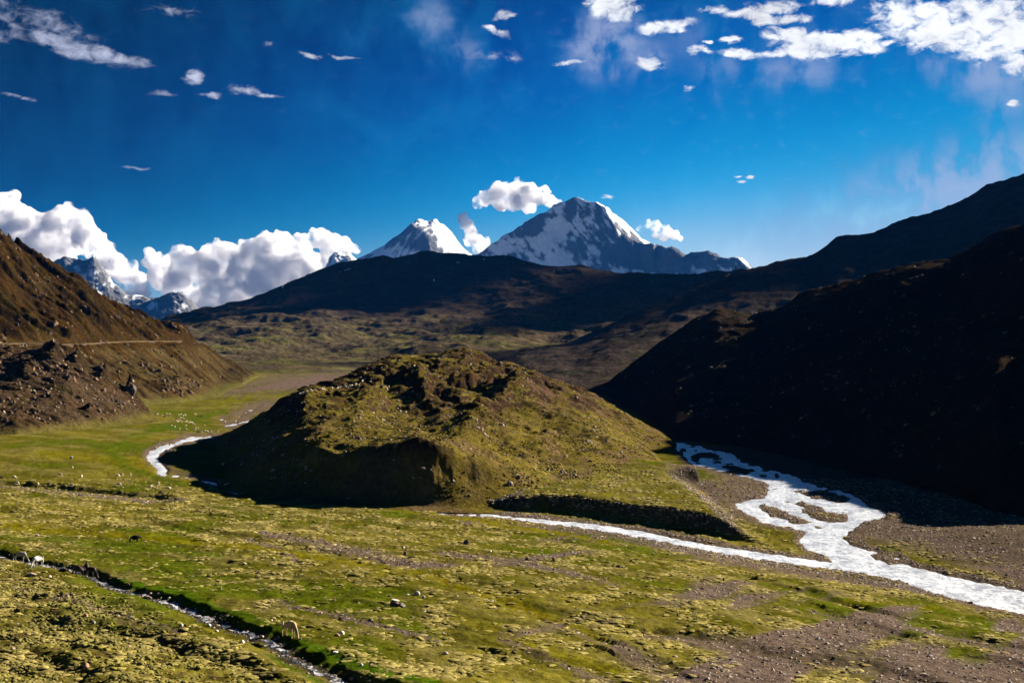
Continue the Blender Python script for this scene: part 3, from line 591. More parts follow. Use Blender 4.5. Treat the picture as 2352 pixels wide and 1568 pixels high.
# ------------------------------------------------------------------ snow mountains
def sn_rock(X, Y, Z_, s, n_extra, lo, hi):
    n = fbm0(X/130, Y/420, 5, 841, ridged=True); m = fbm(X/260, Y/300, 4, 851)
    return sst(.55*n+.55*m+.6*(s-.9)+n_extra, lo, hi)
def mtn(name, label_seed, x0, x1, nx, rows, seg, amp, rock_fn, kind='structure'):
    def disp(X, Y, Z_, VX, VY):
        S = label_seed; zt = sst(Z_, 100, 500)
        n = fbm0((X+.5*Z_)/380, Y/900, 4, S, ridged=True, gain=.45); m = fbm((X-.4*Z_)/480, (Y+.5*Z_)/480, 5, S+7, ridged=True)
        return Z_+amp*((n-.4)*.8+(m-.4)*.9)*(.35+.65*zt)+amp*.20*fbm(X/80, (Y+Z_)/90, 4, S+13, ridged=True)-amp*.12
    def paint(X, Y, Z_, VX, VY, s):
        r = rock_fn(X, Y, Z_, VX, VY, s)
        c = np.zeros(X.shape+(3,), np.float32)+np.array((.70,.75,.82), np.float32)
        return cmix(c, np.clip(r, 0, 1)*.93, (.05,.052,.058))
    return loft(name, x0, x1, nx, rows, seg, MS, disp, paint, kind, 1)
DM = 12000
mp_crest = [(1000,640,DM),(1080,590,DM),(1110,578,DM),(1150,546,DM),(1180,530,DM),(1205,512,DM),(1230,498,DM),(1262,488,DM),(1285,470,DM),(1300,463,DM),(1316,457,DM),(1330,458,DM),(1352,463,DM),(1368,466,DM),(1390,478,DM),(1405,492,DM+100),(1430,512,DM+200),(1455,535,DM+300),(1475,556,DM+300),(1490,560,DM+200),(1510,568,DM),(1530,572,DM-200),(1545,570,DM-200),(1560,578,DM-200),(1575,590,DM-200),(1600,586,DM-200),(1625,581,DM-300),(1640,585,DM-300),(1655,593,DM-300),(1685,592,DM-300),(1705,600,DM-300),(1718,610,DM-300),(1732,622,DM-300),(1800,660,DM-300)]
def mrock(X, Y, Z_, VX, VY, s):
    n = fbm((X+.7*Z_)/90, (Z_-.3*X)/240, 5, 861, ridged=True); m = fbm(X/240, Z_/240, 4, 871); f = fbm(X/60, Z_/60, 3, 881)
    bias = np.zeros_like(X)-.20
    for a, b, rx, ry, h in [(1345,510,22,40,.30),(1310,480,10,26,.7),(1375,500,8,22,.5),(1330,575,26,26,.45),(1240,520,34,14,.35),(1420,570,60,46,.30),(1560,600,110,30,.45),(1200,535,50,14,.35),(1255,500,40,8,.35),(1640,600,60,30,.3),(1470,590,50,30,.35)]:
        bias = bias+h*np.exp(-((VX-a)/rx)**2-((VY-b)/ry)**2)
    bias = bias-.5*np.exp(-((VX-1270)/28)**2-((VY-530)/30)**2)-.9*sst(VX-1395, 0, 6)*sst(VX-1395-(VY-478)*1.02, -6, 4)*(VY < 566)
    return sst(.5*n+.45*m+.3*f+bias, .0, .26)
mtn('snow_mountain', 900, 1000, 1800, 560, [('z', [(1000,-50,9800),(1800,-50,9600)]), ('v', [(1000,700,11250),(1200,690,11620),(1330,680,11620),(1500,680,11450),(1800,690,11200)]), ('v', [(1000,660,11700),(1150,600,11840),(1270,545,11870),(1345,545,11860),(1400,575,11850),(1480,625,11740),(1600,645,11480),(1800,680,11450)]), ('v', [(a,b+2,c-60) if a<1398 else (a,b+2,c-60) for a,b,c in [(a,b,min(c,DM)) for a,b,c in mp_crest if a<1392]+[(1400,500,DM),(1412,520,DM),(1426,538,DM),(1445,548,DM),(1470,559,DM),(1500,568,DM-100)]+[q for q in mp_crest if q[0]>1505]]), ('v', [(a,b,(c if a<1392 or a>1500 else DM+450)) for a,b,c in mp_crest]), ('z', [(1000,100,13500),(1420,100,14300),(1800,100,13500)])], [6, 50, 100, 30, 20], 46, mrock)
sp2_crest = [(740,640,DM+1500),(800,606,DM+1500),(840,585,DM+1500),(880,566,DM+1500),(915,540,DM+1500),(945,514,DM+1500),(958,510,DM+1500),(965,509,DM+1500),(975,512,DM+1500),(985,515,DM+1500),(995,508,DM+1500),(1002,507,DM+1500),(1010,516,DM+1500),(1020,518,DM+1500),(1035,535,DM+1500),(1050,555,DM+1500),(1065,572,DM+1500),(1080,582,DM+1500),(1120,610,DM+1500)]
def mrock2(X, Y, Z_, VX, VY, s):
    n = fbm((X-.7*Z_)/80, (Z_+.3*X)/220, 5, 961, ridged=True); m = fbm(X/240, Z_/240, 4, 971)
    bias = np.zeros_like(X)-.18
    for a, b, rx, ry, h in [(935,530,26,14,.5),(980,555,22,22,.6),(900,555,30,16,.3)]: bias = bias+h*np.exp(-((VX-a)/rx)**2-((VY-b)/ry)**2)
    bias = bias-.6*sst(VX-985-(VY-515)*.75, -8, 4)
    return sst(.5*n+.5*m+bias, .0, .28)
mtn('snow_mountain', 1100, 740, 1120, 280, [('z', [(740,-50,11500),(1120,-50,11500)]), ('v', [(740,680,12900),(960,640,13050),(1120,650,12900)]), ('v', [(740,660,13200),(860,600,13300),(950,560,13300),(985,565,13300),(1010,585,13300),(1060,615,13300),(1120,640,13200)]), ('v', [(a,b+2,c-60) for a,b,c in sp2_crest if a<950]+[(956,526,DM+1400),(974,530,DM+1400),(986,543,DM+1400),(998,557,DM+1400),(1018,577,DM+1400),(1060,602,DM+1400),(1120,625,DM+1400)]), ('v', [(a,b,c+(350 if a>950 else 0)) for a,b,c in sp2_crest]), ('z', [(740,100,14900),(1120,100,14900)])], [4, 40, 80, 30, 16], 36, mrock2)
sl_crest = [(60,640,9000),(95,612,9000),(118,602,9000),(130,592,9000),(148,585,9000),(165,592,9000),(185,592,9000),(200,596,9000),(215,594,9000),(228,612,9000),(245,632,9000),(262,655,9000),(275,662,9000),(290,676,9000),(300,680,9000),(320,682,9000),(345,690,9000),(365,686,9000),(385,675,9000),(400,672,9000),(420,676,9000),(440,692,9000),(456,712,9000),(520,740,9000)]
def mrock3(X, Y, Z_, VX, VY, s):
    n = fbm((X+.5*Z_)/90, (Z_-.3*X)/160, 5, 1061, ridged=True); m = fbm(X/150, Z_/150, 4, 1071); f = fbm(X/40, Z_/40, 3, 1081)
    return sst(.5*n+.5*m+.3*f+.06+.0012*(VY-640), .0, .26)
mtn('snow_mountain', 1200, 40, 520, 320, [('z', [(40,-50,7800),(520,-50,7800)]), ('v', [(40,760,8500),(520,800,8500)]), ('v', [(40,680,8780),(150,640,8800),(300,710,8800),(400,710,8800),(520,760,8780)]), ('v', sl_crest), ('z', [(40,100,10500),(520,100,10500)])], [4, 50, 100, 20], 48, mrock3)
sm_crest = [(735,640,11000),(750,612,11000),(757,592,11000),(768,582,11000),(785,584,11000),(800,580,11000),(812,590,11000),(830,602,11000),(860,640,11000)]
mtn('snow_mountain', 1300, 735, 860, 110, [('z', [(735,-50,10000),(860,-50,10000)]), ('v', [(735,650,10500),(860,650,10500)]), ('v', sm_crest), ('z', [(735,100,12500),(860,100,12500)])], [4, 80, 16], 26, lambda X, Y, Z_, VX, VY, s: sst(fbm0(X/60, Y/300, 4, 1361, ridged=True)-.5, 0, .2))

# far plain so that the land goes on to the horizon
gx_, gy_ = np.meshgrid(np.linspace(-20000, 20000, 60), np.linspace(-12000, 15200, 60))
rr = np.hypot(gx_, gy_-4000)
grid_o = structure(grid_mesh('terrain', gx_, gy_, np.full(gx_.shape, -6.0), np.zeros(gx_.shape+(3,))+np.array((.09,.075,.045)), MF))

# ------------------------------------------------------------------ cumulus clouds, each a body of its own
def cloud_mat():
    m = bpy.data.materials.new('cloud'); m.use_nodes = True; N = NT(m.node_tree); N.n.clear()
    v = N.new('ShaderNodeVolumePrincipled'); v.inputs['Color'].default_value = (.90, .905, .925, 1); v.inputs['Anisotropy'].default_value = .15
    gc = N.new('ShaderNodeNewGeometry').outputs['Position']
    n = N.noise(gc, .0042, 5, .62, .3)
    N.l.new(N.smooth(n, .37, .72, 0.0, .036), v.inputs['Density'])
    o = N.new('ShaderNodeOutputMaterial'); N.l.new(v.outputs[0], o.inputs['Volume']); m.cycles.volume_step_rate = 1.0
    return m
MC = cloud_mat()
def cloud(label, depth, lst, vox=16, seed=0, dj=.6, world_pts=None, amp=1.0):
    r_ = random.Random(seed); vs = []; fs = []
    import bmesh
    bm = bmesh.new()
    pts = world_pts
    if pts is None:
        pts = []
        for vx, vy, r in lst:
            R = r*depth/F; pts.append(((vx-CX)/F*depth, depth+r_.uniform(-dj, dj)*R, H-(vy-CY)/F*depth, R))
    more = []
    for x, y, z, R in pts:                      # smaller billows budding from every large one
        for _ in range(7):
            a1, a2 = r_.uniform(0, 6.283), math.asin(r_.uniform(-.5, 1)); q = r_.uniform(.8, 1.08)*R; k = r_.uniform(.22, .48)
            more.append((x+q*math.cos(a1)*math.cos(a2), y+q*math.sin(a1)*math.cos(a2), z+q*math.sin(a2), R*k))
    for x, y, z, R in pts+more:
        bmesh.ops.create_icosphere(bm, subdivisions=2, radius=R*.98, matrix=Matrix.Translation((x, y, z)) @ Matrix.Diagonal((1, 1.1, .9, 1)))
    me = bpy.data.meshes.new('cloud'); bm.to_mesh(me); bm.free()
    o = bpy.data.objects.new('cloud', me); C.objects.link(o)
    Rm = sum(p[3] for p in pts)/len(pts)
    md = o.modifiers.new('r', 'REMESH'); md.mode = 'VOXEL'; md.voxel_size = vox
    for k, (s, a) in enumerate(((Rm*.85, Rm*.75), (Rm*.38, Rm*.36), (Rm*.16, Rm*.16))):
        tx_ = bpy.data.textures.new('t', 'CLOUDS'); tx_.noise_scale = s; tx_.noise_depth = 2; tx_.noise_basis = 'ORIGINAL_PERLIN'
        dm = o.modifiers.new('d', 'DISPLACE'); dm.texture = tx_; dm.texture_coords = 'GLOBAL'; dm.strength = a*amp; dm.mid_level = .5
    dg_ = bpy.context.evaluated_depsgraph_get(); m2 = bpy.data.meshes.new_from_object(o.evaluated_get(dg_))
    o.modifiers.clear(); o.data = m2; m2.name = 'cloud'
    m2.materials.clear(); m2.materials.append(MC); m2.polygons.foreach_set('use_smooth', np.ones(len(m2.polygons), bool)); m2.update()
    o['label'] = label; o['category'] = 'cloud'; o['group'] = 'cumulus clouds over the mountains'
    return o
cloud('tall white cumulus bank covering the tip of the far left snow peak', 16500, [(-90,520,80),(-30,500,64),(20,500,52),(50,520,46),(100,530,42),(135,512,34),(160,502,28),(180,512,30),(200,545,36),(232,575,36),(140,555,46),(60,560,50),(0,560,70),(262,605,32),(290,630,30),(310,655,26),(180,566,22),(240,615,26),(60,600,60),(-20,620,70),(330,675,20),(300,680,28),(130,600,40),(210,640,34),(320,640,18)], 25, 1)
cloud('long billowing cumulus bank left of the twin snow peaks above the brown ridge', 17500, [(345,600,24),(375,612,30),(410,588,26),(440,600,32),(475,586,28),(510,578,30),(540,590,30),(575,572,26),(605,560,30),(650,556,28),(690,566,28),(735,550,26),(765,560,26),(795,572,22),(818,574,12),(700,600,36),(640,600,40),(560,620,45),(480,630,42),(420,640,36),(760,595,30),(600,650,50),(500,670,45),(680,640,45),(540,690,50),(370,650,24),(440,690,40),(600,700,50),(480,720,46),(660,690,45),(730,640,40),(780,610,24),(400,670,34),(340,640,18)], 26, 2)
cloud('round white cumulus rising directly behind the main snow peak', 16800, [(1096,470,14),(1112,458,18),(1140,448,24),(1165,438,24),(1190,432,22),(1212,440,24),(1238,455,22),(1262,462,16),(1282,464,9),(1180,462,28),(1215,474,20),(1150,470,20)], 20, 3)
cloud('small leaning cumulus in the gap between the two snow peaks', 16500, [(1062,502,14),(1074,516,16),(1082,535,18),(1094,552,18),(1112,562,16),(1078,556,14),(1100,572,16)], 15, 4)
cloud('small white cumulus just right of the main snow peak', 16800, [(1472,524,11),(1490,518,13),(1508,520,14),(1530,528,14),(1548,540,12),(1562,547,8),(1505,536,15),(1525,546,12)], 14, 5)

# ------------------------------------------------------------------ haze: one closed box of thin air
def box_mesh(name, x0, x1, y0, y1, z0, z1):
    me = bpy.data.meshes.new(name)
    v = [(x, y, z) for z in (z0, z1) for y in (y0, y1) for x in (x0, x1)]
    me.from_pydata(v, [], [(0,2,3,1),(4,5,7,6),(0,1,5,4),(2,6,7,3),(0,4,6,2),(1,3,7,5)]); return me
hm = bpy.data.materials.new('haze'); hm.use_nodes = True; N = NT(hm.node_tree); N.n.clear()
pv = N.new('ShaderNodeVolumePrincipled'); pv.inputs['Color'].default_value = (.02, .26, 1.0, 1); pv.inputs['Density'].default_value = HAZE_D
ho = N.new('ShaderNodeOutputMaterial'); N.l.new(pv.outputs[0], ho.inputs['Volume'])
hz = bpy.data.objects.new('haze', box_mesh('haze', -20500, 20500, -12500, 15350, -7, 1560)); hz.data.materials.append(hm); C.objects.link(hz); hz['kind'] = 'stuff'
hz['label'] = 'thin blue mountain haze over the whole valley'

# ------------------------------------------------------------------ scattering with geometry nodes
def scatter(name, grid, mask_w, n, size, mesh_objs, colors, label, sink=.1, zmax=1e9, seed=3, flat=1.0, tint=.25, near_bias=1.0):
    X, Y, Zg = grid[:3]; r = np.random.default_rng(seed)
    dx = np.abs(X[:-1, 1:]-X[:-1, :-1]); dy = np.abs(Y[1:, :-1]-Y[:-1, :-1]); w = (dx*dy)*mask_w[:-1, :-1]
    w = w/np.maximum(Y[:-1, :-1], 60)**near_bias
    p = (w/w.sum()).ravel(); idx = r.choice(p.size, n, p=p); i, j = np.divmod(idx, X.shape[1]-1)
    u, v = r.random(n), r.random(n)
    def bil(A): return (A[i, j]*(1-u)+A[i, j+1]*u)*(1-v)+(A[i+1, j]*(1-u)+A[i+1, j+1]*u)*v
    px, py, pz = bil(X), bil(Y), bil(Zg)
    s = size(r, n, px, py); colr = colors(r, n, i, j)
    colr = colr*(1+tint*(r.random((n, 1))-.5)*2)
    me = bpy.data.meshes.new(name); me.vertices.add(n)
    me.vertices.foreach_set('co', np.stack([px, py, pz-s*sink], 1).astype(np.float32).ravel())
    def at(k, t, v_): a = me.attributes.new(k, t, 'POINT'); a.data.foreach_set('value' if t == 'FLOAT' else ('color' if t == 'FLOAT_COLOR' else 'vector'), v_.astype(np.float32).ravel())
    c4 = np.ones((n, 4)); c4[:, :3] = colr; at('Col', 'FLOAT_COLOR', c4)
    sv = np.stack([s*(.75+.6*r.random(n)), s*(.75+.6*r.random(n)), s*flat*(.7+.6*r.random(n))], 1); at('scl', 'FLOAT_VECTOR', sv)
    at('rot', 'FLOAT', r.random(n)*6.283); me.update()
    o = bpy.data.objects.new(name, me); C.objects.link(o)
    ng = bpy.data.node_groups.new(name, 'GeometryNodeTree'); ng.interface.new_socket('Geometry', in_out='INPUT', socket_type='NodeSocketGeometry'); ng.interface.new_socket('Geometry', in_out='OUTPUT', socket_type='NodeSocketGeometry')
    G = NT(ng); gi = G.new('NodeGroupInput'); go = G.new('NodeGroupOutput'); ip = G.new('GeometryNodeInstanceOnPoints')
    G.l.new(gi.outputs[0], ip.inputs['Points'])
    jn = G.new('GeometryNodeJoinGeometry')
    coll_geo = []
    for m_ in mesh_objs:
        oi = G.new('GeometryNodeObjectInfo'); oi.inputs['Object'].default_value = m_; oi.inputs['As Instance'].default_value = True; G.l.new(oi.outputs['Geometry'], jn.inputs[0])
    G.l.new(jn.outputs[0], ip.inputs['Instance']); ip.inputs['Pick Instance'].default_value = True
    def na(nm, ty):
        a = G.new('GeometryNodeInputNamedAttribute', data_type=ty); a.inputs[0].default_value = nm; return a.outputs[0]
    cx = G.new('ShaderNodeCombineXYZ'); G.l.new(na('rot', 'FLOAT'), cx.inputs[2]); G.l.new(cx.outputs[0], ip.inputs['Rotation'])
    G.l.new(na('scl', 'FLOAT_VECTOR'), ip.inputs['Scale']); G.l.new(ip.outputs[0], go.inputs[0])
    md = o.modifiers.new('scatter', 'NODES'); md.node_group = ng
    o['kind'] = 'stuff'; o['label'] = label
    return o
def inst_mat(name, rough=1.0, base_dark=.6, up=None):
    m = bpy.data.materials.new(name); m.use_nodes = True; N = NT(m.node_tree); b = N.n['Principled BSDF']
    at = N.new('ShaderNodeAttribute', attribute_name='Col'); at.attribute_type = 'INSTANCER'
    gc = N.new('ShaderNodeNewGeometry').outputs['Position']; nz = N.smooth(N.noise(gc, 9 if up is None else 5, 3, .7), .3, .7, .65, 1.3)
    cb = N.new('ShaderNodeCombineColor')
    for i in range(3): N.l.new(nz, cb.inputs[i])
    N.l.new(N.mix(1.0, at.outputs['Color'], cb.outputs[0], 'MULTIPLY'), b.inputs['Base Color']); b.inputs['Roughness'].default_value = rough; b.inputs['Specular IOR Level'].default_value = 0 if up is None else .2
    return m
MT = inst_mat('tussock_grass'); MR = inst_mat('loose_rock', .9, up=1)
HID = bpy.data.collections.new('sources')           # kept out of the scene, used only as instance sources
import bmesh
def lump(name, kind, seed, mat, sub=2):
    bm = bmesh.new(); bmesh.ops.create_icosphere(bm, subdivisions=sub, radius=1); r = np.random.default_rng(seed)
    ph = r.random(12)*6.28
    if kind == 'rock':
        pl = r.normal(size=(9, 3)); pl /= np.linalg.norm(pl, axis=1)[:, None]; cut = .55+.3*r.random(9)
        for v in bm.verts:
            c = np.array(v.co)
            for p_, k in zip(pl, cut):
                d = c@p_-k
                if d > 0: c = c-p_*d
            c = c*(1+.06*r.normal()); v.co = Vector(c)
    else:
        for v in bm.verts:
            x, y, z = v.co; a = math.atan2(y, x)
            rr_ = 1+.22*math.sin(2*a+ph[0])+.15*math.sin(3*a+ph[1])+.1*math.sin(7*a+ph[2])+.10*r.normal()
            v.co = Vector((x*rr_, y*rr_, max(z, -.25)*(1+.25*r.normal()) + .25*(1-min(1, x*x+y*y))*math.sin(3*x+ph[3])))
    me = bpy.data.meshes.new(name); bm.to_mesh(me); bm.free(); me.materials.append(mat)
    if kind != 'rock': me.polygons.foreach_set('use_smooth', np.ones(len(me.polygons), bool))
    return bpy.data.objects.new(name, me)
tufts = [lump('tuft', 'tuft', k, MT) for k in range(4)]; rocks = [lump('stone', 'rock', 20+k, MR, 2) for k in range(4)]
for o in tufts+rocks: HID.objects.link(o)

GRD = (XG, YG, Z)
vis = (VYB > 1100)*(VYB < 1640)*(VXB > -80)*(VXB < 2440)
drym = sst(n1+.6*n2+.5*n3, -.25, .35)
band = sst(fbm(XG/5, YG/9, 3, 1401), -.05, .3)
tw = vis*(1-wb1)*(1-sst(prof, .02, .2))*(.02+.98*band*(.25+.75*drym))*(1-.93*np.clip(gravel, 0, 1))*(1-sst(YG, 300, 430))*(1-.88*lush)*(1-.8*sst(-n2-.5*n1, .1, .35))
scatter('grass_tussocks', GRD, tw, 46000, lambda r, n, x, y: (.12+.33*r.random(n)**2.2)*(1+.35*sst(y, 120, 300)), tufts,
        lambda r, n, i, j: col[i, j]*.35+np.array((.245,.205,.076))*(.25+.55*r.random((n, 1))**1.3), 'low dry cushions of grass dotted all over the meadow', .05, flat=.27, seed=5)
tw2 = vis*llm*(1-wb1)*(.04+sst(n3+n1*.6, -.1, .3))
scatter('grass_tussocks', GRD, tw2, 11000, lambda r, n, x, y: (.07+.20*r.random(n)**2), tufts,
        lambda r, n, i, j: col[i, j]*.5+np.array((.100,.092,.024))*(.3+.45*r.random((n, 1))), 'shaggy olive clumps of grass on the slope below the creek', .05, flat=.55, seed=6)
STC = [(.26,.21,.165),(.19,.15,.125),(.13,.10,.085),(.22,.135,.095),(.34,.31,.27)]
def stonec(r, n, i, j): return np.array(STC)[r.choice(5, n, p=[.3,.27,.2,.15,.08])]
bank = sst(wb, .01, .1)*(1-wb1)
gw = vis*(np.clip(gravel, 0, 1)**2*.6+bank*1.6+sst(tx, .1, .8)*(1-sst(tx, 2.7, 3.05))*1.5+.02)*(1-wb1*.97)
rivbar = stroke([(1400,1225,5),(1560,1258,8),(1760,1292,10),(1950,1318,12),(2100,1352,12),(2300,1395,12)], .5)
scatter('gravel', GRD, gw+3*rivbar*vis*(1-wb1), 30000, lambda r, n, x, y: (.06+.20*r.random(n)**3)*(1+.5*sst(y, 150, 300)), rocks, stonec, 'loose brown and grey stones on the gravel and river banks', .25, seed=7, flat=.7)
cw = ((dc < 1.1) & (VXB > -100) & (VXB < 1150) & (YG < 230))*1.0
scatter('gravel', GRD, cw, 900, lambda r, n, x, y: .05+.24*r.random(n)**3.5, rocks, lambda r, n, i, j: np.array([(.30,.26,.22),(.10,.08,.07),(.17,.13,.11)])[r.choice(3, n, p=[.35,.4,.25])], 'wet stones lying in the creek bed', .2, seed=8, flat=.7)
SX, SY, SZ, SVX, SVY, SSL = SP
scatter('rubble', SP, ((SVX > -20)*sst(SZ, 1, 6)*(.25+sst(fbm(SX/12, SY/8, 3, 1501), 0, .3))), 3600, lambda r, n, x, y: .10+1.0*r.random(n)**6, rocks, lambda r, n, i, j: stonec(r, n, i, j)*np.array((.8,.68,.5))*(.3+.7*r.random((n, 1))), 'broken rock strewn over the near spur', .2, seed=9, near_bias=1.5)
HX, HY, HZ, HVX, HVY, HSL = HS
tal = np.exp(-((HVX-405)/45)**2-((HVY-905)/16)**2)
scatter('rubble', HS, ((HVX > -20)*(HVX < 620)*sst(HZ, 2, 10)*(.2+sst(fbm(HX/30, HY/14, 3, 1511), 0, .3)+6*tal+.8*sst(HZ, 50, 70)*sst(fbm(HX/20, HY/14, 3, 1521), 0, .3))), 4200, lambda r, n, x, y: .16+1.6*r.random(n)**6, rocks, lambda r, n, i, j: stonec(r, n, i, j)*np.array((.66,.50,.30))*(.25+.8*r.random((n, 1))**1.5), 'tan boulders and scree on the sunlit hillside', .2, seed=10, near_bias=1.2)
KX, KY, KZ, KVX, KVY, KSL = KN
scatter('rubble', KN, (KVX > 420)*(KVX < 1620)*sst(KZ, .5, 3)*(.15+sst(fbm(KX/14, KY/14, 3, 1531), .1, .4)), 4200, lambda r, n, x, y: .12+.5*r.random(n)**4, rocks, stonec, 'scattered pale and brown stones on the knoll', .2, seed=12)
scatter('grass_tussocks', KN, (KVX > 420)*(KVX < 1620)*sst(KZ, .5, 2)*(1-sst(KSL, .8, 1.2))*(.05+sst(fbm(KX/12, KY/16, 3, 1541), -.1, .3))*(1-.85*sst(KZ, 9, 17)*sst(fbm(KX/11, KY/13, 4, 291), -.1, .25)), 22000, lambda r, n, x, y: .12+.24*r.random(n)**2, tufts,
        lambda r, n, i, j: np.array((.085,.072,.014))*(.35+.7*r.random((n, 1)))+np.array((.05,.036,.016))*r.random((n, 1)), 'shrubby grass clumps covering the knoll', .05, seed=13, flat=.6)
RX, RY, RZ, RVX, RVY, RSL = RH
scatter('rubble', RH, (RVX > 1360)*(RVX < 2400)*sst(RZ, 1, 6)*(.2+sst(fbm(RX/20, RY/20, 3, 1551), .1, .4)), 1800, lambda r, n, x, y: .25+.8*r.random(n)**4, rocks, lambda r, n, i, j: stonec(r, n, i, j)*.35, 'boulders on the shaded hill', .2, seed=14)  # shade put into the stones: the same tones, much darker

# ------------------------------------------------------------------ picking points on the built ground
bpy.context.view_layer.update(); DGR = bpy.context.evaluated_depsgraph_get()
PICK = {}
def pick(o, vx, vy):
    if o.name not in PICK: PICK[o.name] = o.evaluated_get(DGR)
    d = Vector(((vx-CX)/F, 1, -(vy-CY)/F)).normalized()
    ok, loc, nrm, _ = PICK[o.name].ray_cast(Vector((0, 0, H)), d)
    return loc.copy() if ok else None
def simple(name, c, rough=.9, noise_s=None, spec=.2):
    m = bpy.data.materials.new(name); m.use_nodes = True; N = NT(m.node_tree); b = N.n['Principled BSDF']
    b.inputs['Roughness'].default_value = rough; b.inputs['Specular IOR Level'].default_value = spec
    if noise_s:
        gc = N.new('ShaderNodeTexCoord').outputs['Object']; f = N.smooth(N.noise(gc, noise_s, 4, .65), .35, .65)
        N.l.new(N.mix(f, tuple(x*.6 for x in c), tuple(min(1, x*1.25) for x in c)), b.inputs['Base Color'])
        bp = N.new('ShaderNodeBump'); bp.inputs['Strength'].default_value = .5; bp.inputs['Distance'].default_value = .05; N.l.new(N.noise(gc, noise_s*2, 4, .7), bp.inputs['Height']); N.l.new(bp.outputs[0], b.inputs['Normal'])
    else: b.inputs['Base Color'].default_value = (*c, 1)
    return m
def tag(o, label, cat, group=None):
    o['label'] = label; o['category'] = cat
    if group: o['group'] = group
    return o
def empty(name, loc, rz=0, s=1):
    o = bpy.data.objects.new(name, None); C.objects.link(o); o.location = loc; o.rotation_euler = (0, 0, rz); o.scale = (s, s, s); o.empty_display_size = .3; return o
def part(name, me, parent):
    o = bpy.data.objects.new(name, me); C.objects.link(o); o.parent = parent; return o

# ------------------------------------------------------------------ animals
def skin_mesh(name, V, E, R, mat, sub=2, root=0):
    me = bpy.data.meshes.new(name); me.from_pydata(V, E, []); o = bpy.data.objects.new(name, me); C.objects.link(o)
    sk = o.modifiers.new('s', 'SKIN'); sk.use_smooth_shade = True
    for i, r in enumerate(R):
        r2 = r if isinstance(r, tuple) else (r, r); me.skin_vertices[0].data[i].radius = r2
        me.skin_vertices[0].data[i].use_root = (i == root)
    ss = o.modifiers.new('u', 'SUBSURF'); ss.levels = sub
    dg_ = bpy.context.evaluated_depsgraph_get(); m2 = bpy.data.meshes.new_from_object(o.evaluated_get(dg_)); bpy.data.objects.remove(o)
    m2.name = name; m2.materials.clear(); m2.materials.append(mat); m2.polygons.foreach_set('use_smooth', np.ones(len(m2.polygons), bool)); return m2
def quad(h, kind='horse', head='graze'):
    """skeleton of a four-legged animal, withers at 1.0 * h, facing +x"""
    if kind == 'horse':
        V = [(-.42,0,.86),(-.08,0,.80),(.26,0,.83),(.44,0,.80)]; R = [(.21,.22),(.225,.24),(.22,.23),(.17,.17)]
        neck = [(.62,0,.60),(.76,0,.36),(.84,0,.20),(.90,0,.06)] if head == 'graze' else [(.60,0,1.02),(.72,0,1.20),(.86,0,1.14),(1.0,0,1.02)]
        nr = [(.10,.08),(.075,.06),(.075,.055),(.045,.04)]; fl = (.32,.10,.58,.062,.32,.034,.09,.026); hl = (-.46,.11,.60,.09,.36,.036,.09,.028); th = .13
    elif kind == 'yak':
        V = [(-.48,0,.66),(-.08,0,.60),(.28,0,.68),(.46,0,.62)]; R = [(.27,.30),(.30,.36),(.32,.36),(.24,.26)]
        neck = [(.62,0,.64),(.76,0,.56),(.88,0,.46),(.96,0,.38)]; nr = [(.16,.14),(.13,.11),(.10,.09),(.08,.06)]; fl = (.34,.14,.50,.10,.28,.06,.08,.05); hl = (-.48,.14,.55,.13,.30,.06,.08,.05); th = .12
    else:
        V = [(-.42,0,.66),(-.05,0,.64),(.30,0,.66),(.44,0,.62)]; R = [(.27,.26),(.31,.30),(.28,.27),(.18,.17)]
        neck = [(.58,0,.46),(.68,0,.30),(.76,0,.18),(.82,0,.08)] if head == 'graze' else [(.58,0,.74),(.66,0,.88),(.78,0,.86),(.90,0,.78)]
        nr = [(.13,.12),(.10,.09),(.085,.08),(.05,.045)]; fl = (.30,.12,.42,.07,.22,.04,.06,.04); hl = (-.40,.12,.46,.08,.24,.045,.06,.04); th = .1
    E = [(0,1),(1,2),(2,3)]
    p = 3
    for a, b in zip(neck, nr): V.append(a); R.append(b); E.append((p, len(V)-1)); p = len(V)-1
    for sgn in (-1, 1):
        for at, (x, y, z1, r1, z2, r2, z3, r3), hind in ((2, fl, 0), (0, hl, 1)):
            dx = sgn*.05*(1 if hind else -1)
            js = [(x, y*sgn, z1, r1), (x+dx+(.0 if not hind else -.10), y*sgn, z2, r2), (x+dx+(.0 if not hind else -.06), y*sgn, z3, r3), (x+dx+(.03 if not hind else -.03), y*sgn, .02, r3*1.25)]
            p = at
            for (a, b, c, r) in js: V.append((a, b, c)); R.append(r); E.append((p, len(V)-1)); p = len(V)-1
    if kind != 'horse':       # ears, horns
        hp = 4+len(neck)-2
    return [tuple(c*h for c in v) for v in V], E, [((r[0]*h, r[1]*h) if isinstance(r, tuple) else r*h) for r in R]
def strip_mesh(name, pts, w, mat, thick=.03):       # a hanging lock of hair: a flattened tapering tube
    V = []; Fs = []
    for k, (x, y, z, ww) in enumerate(pts):
        for a in range(6): V.append((x+w*ww*.6*math.cos(a*math.pi/3), y+thick*math.sin(a*math.pi/3)*2*ww, z+w*ww*.3*math.cos(a*math.pi/3)))
        if k: 
            for a in range(6): b = (k-1)*6; Fs.append((b+a, b+(a+1) % 6, b+6+(a+1) % 6, b+6+a))
    Fs += [tuple(range(6))[::-1], tuple(range(len(V)-6, len(V)))]
    me = bpy.data.meshes.new(name); me.from_pydata(V, [], Fs); me.materials.append(mat); me.update(); return me
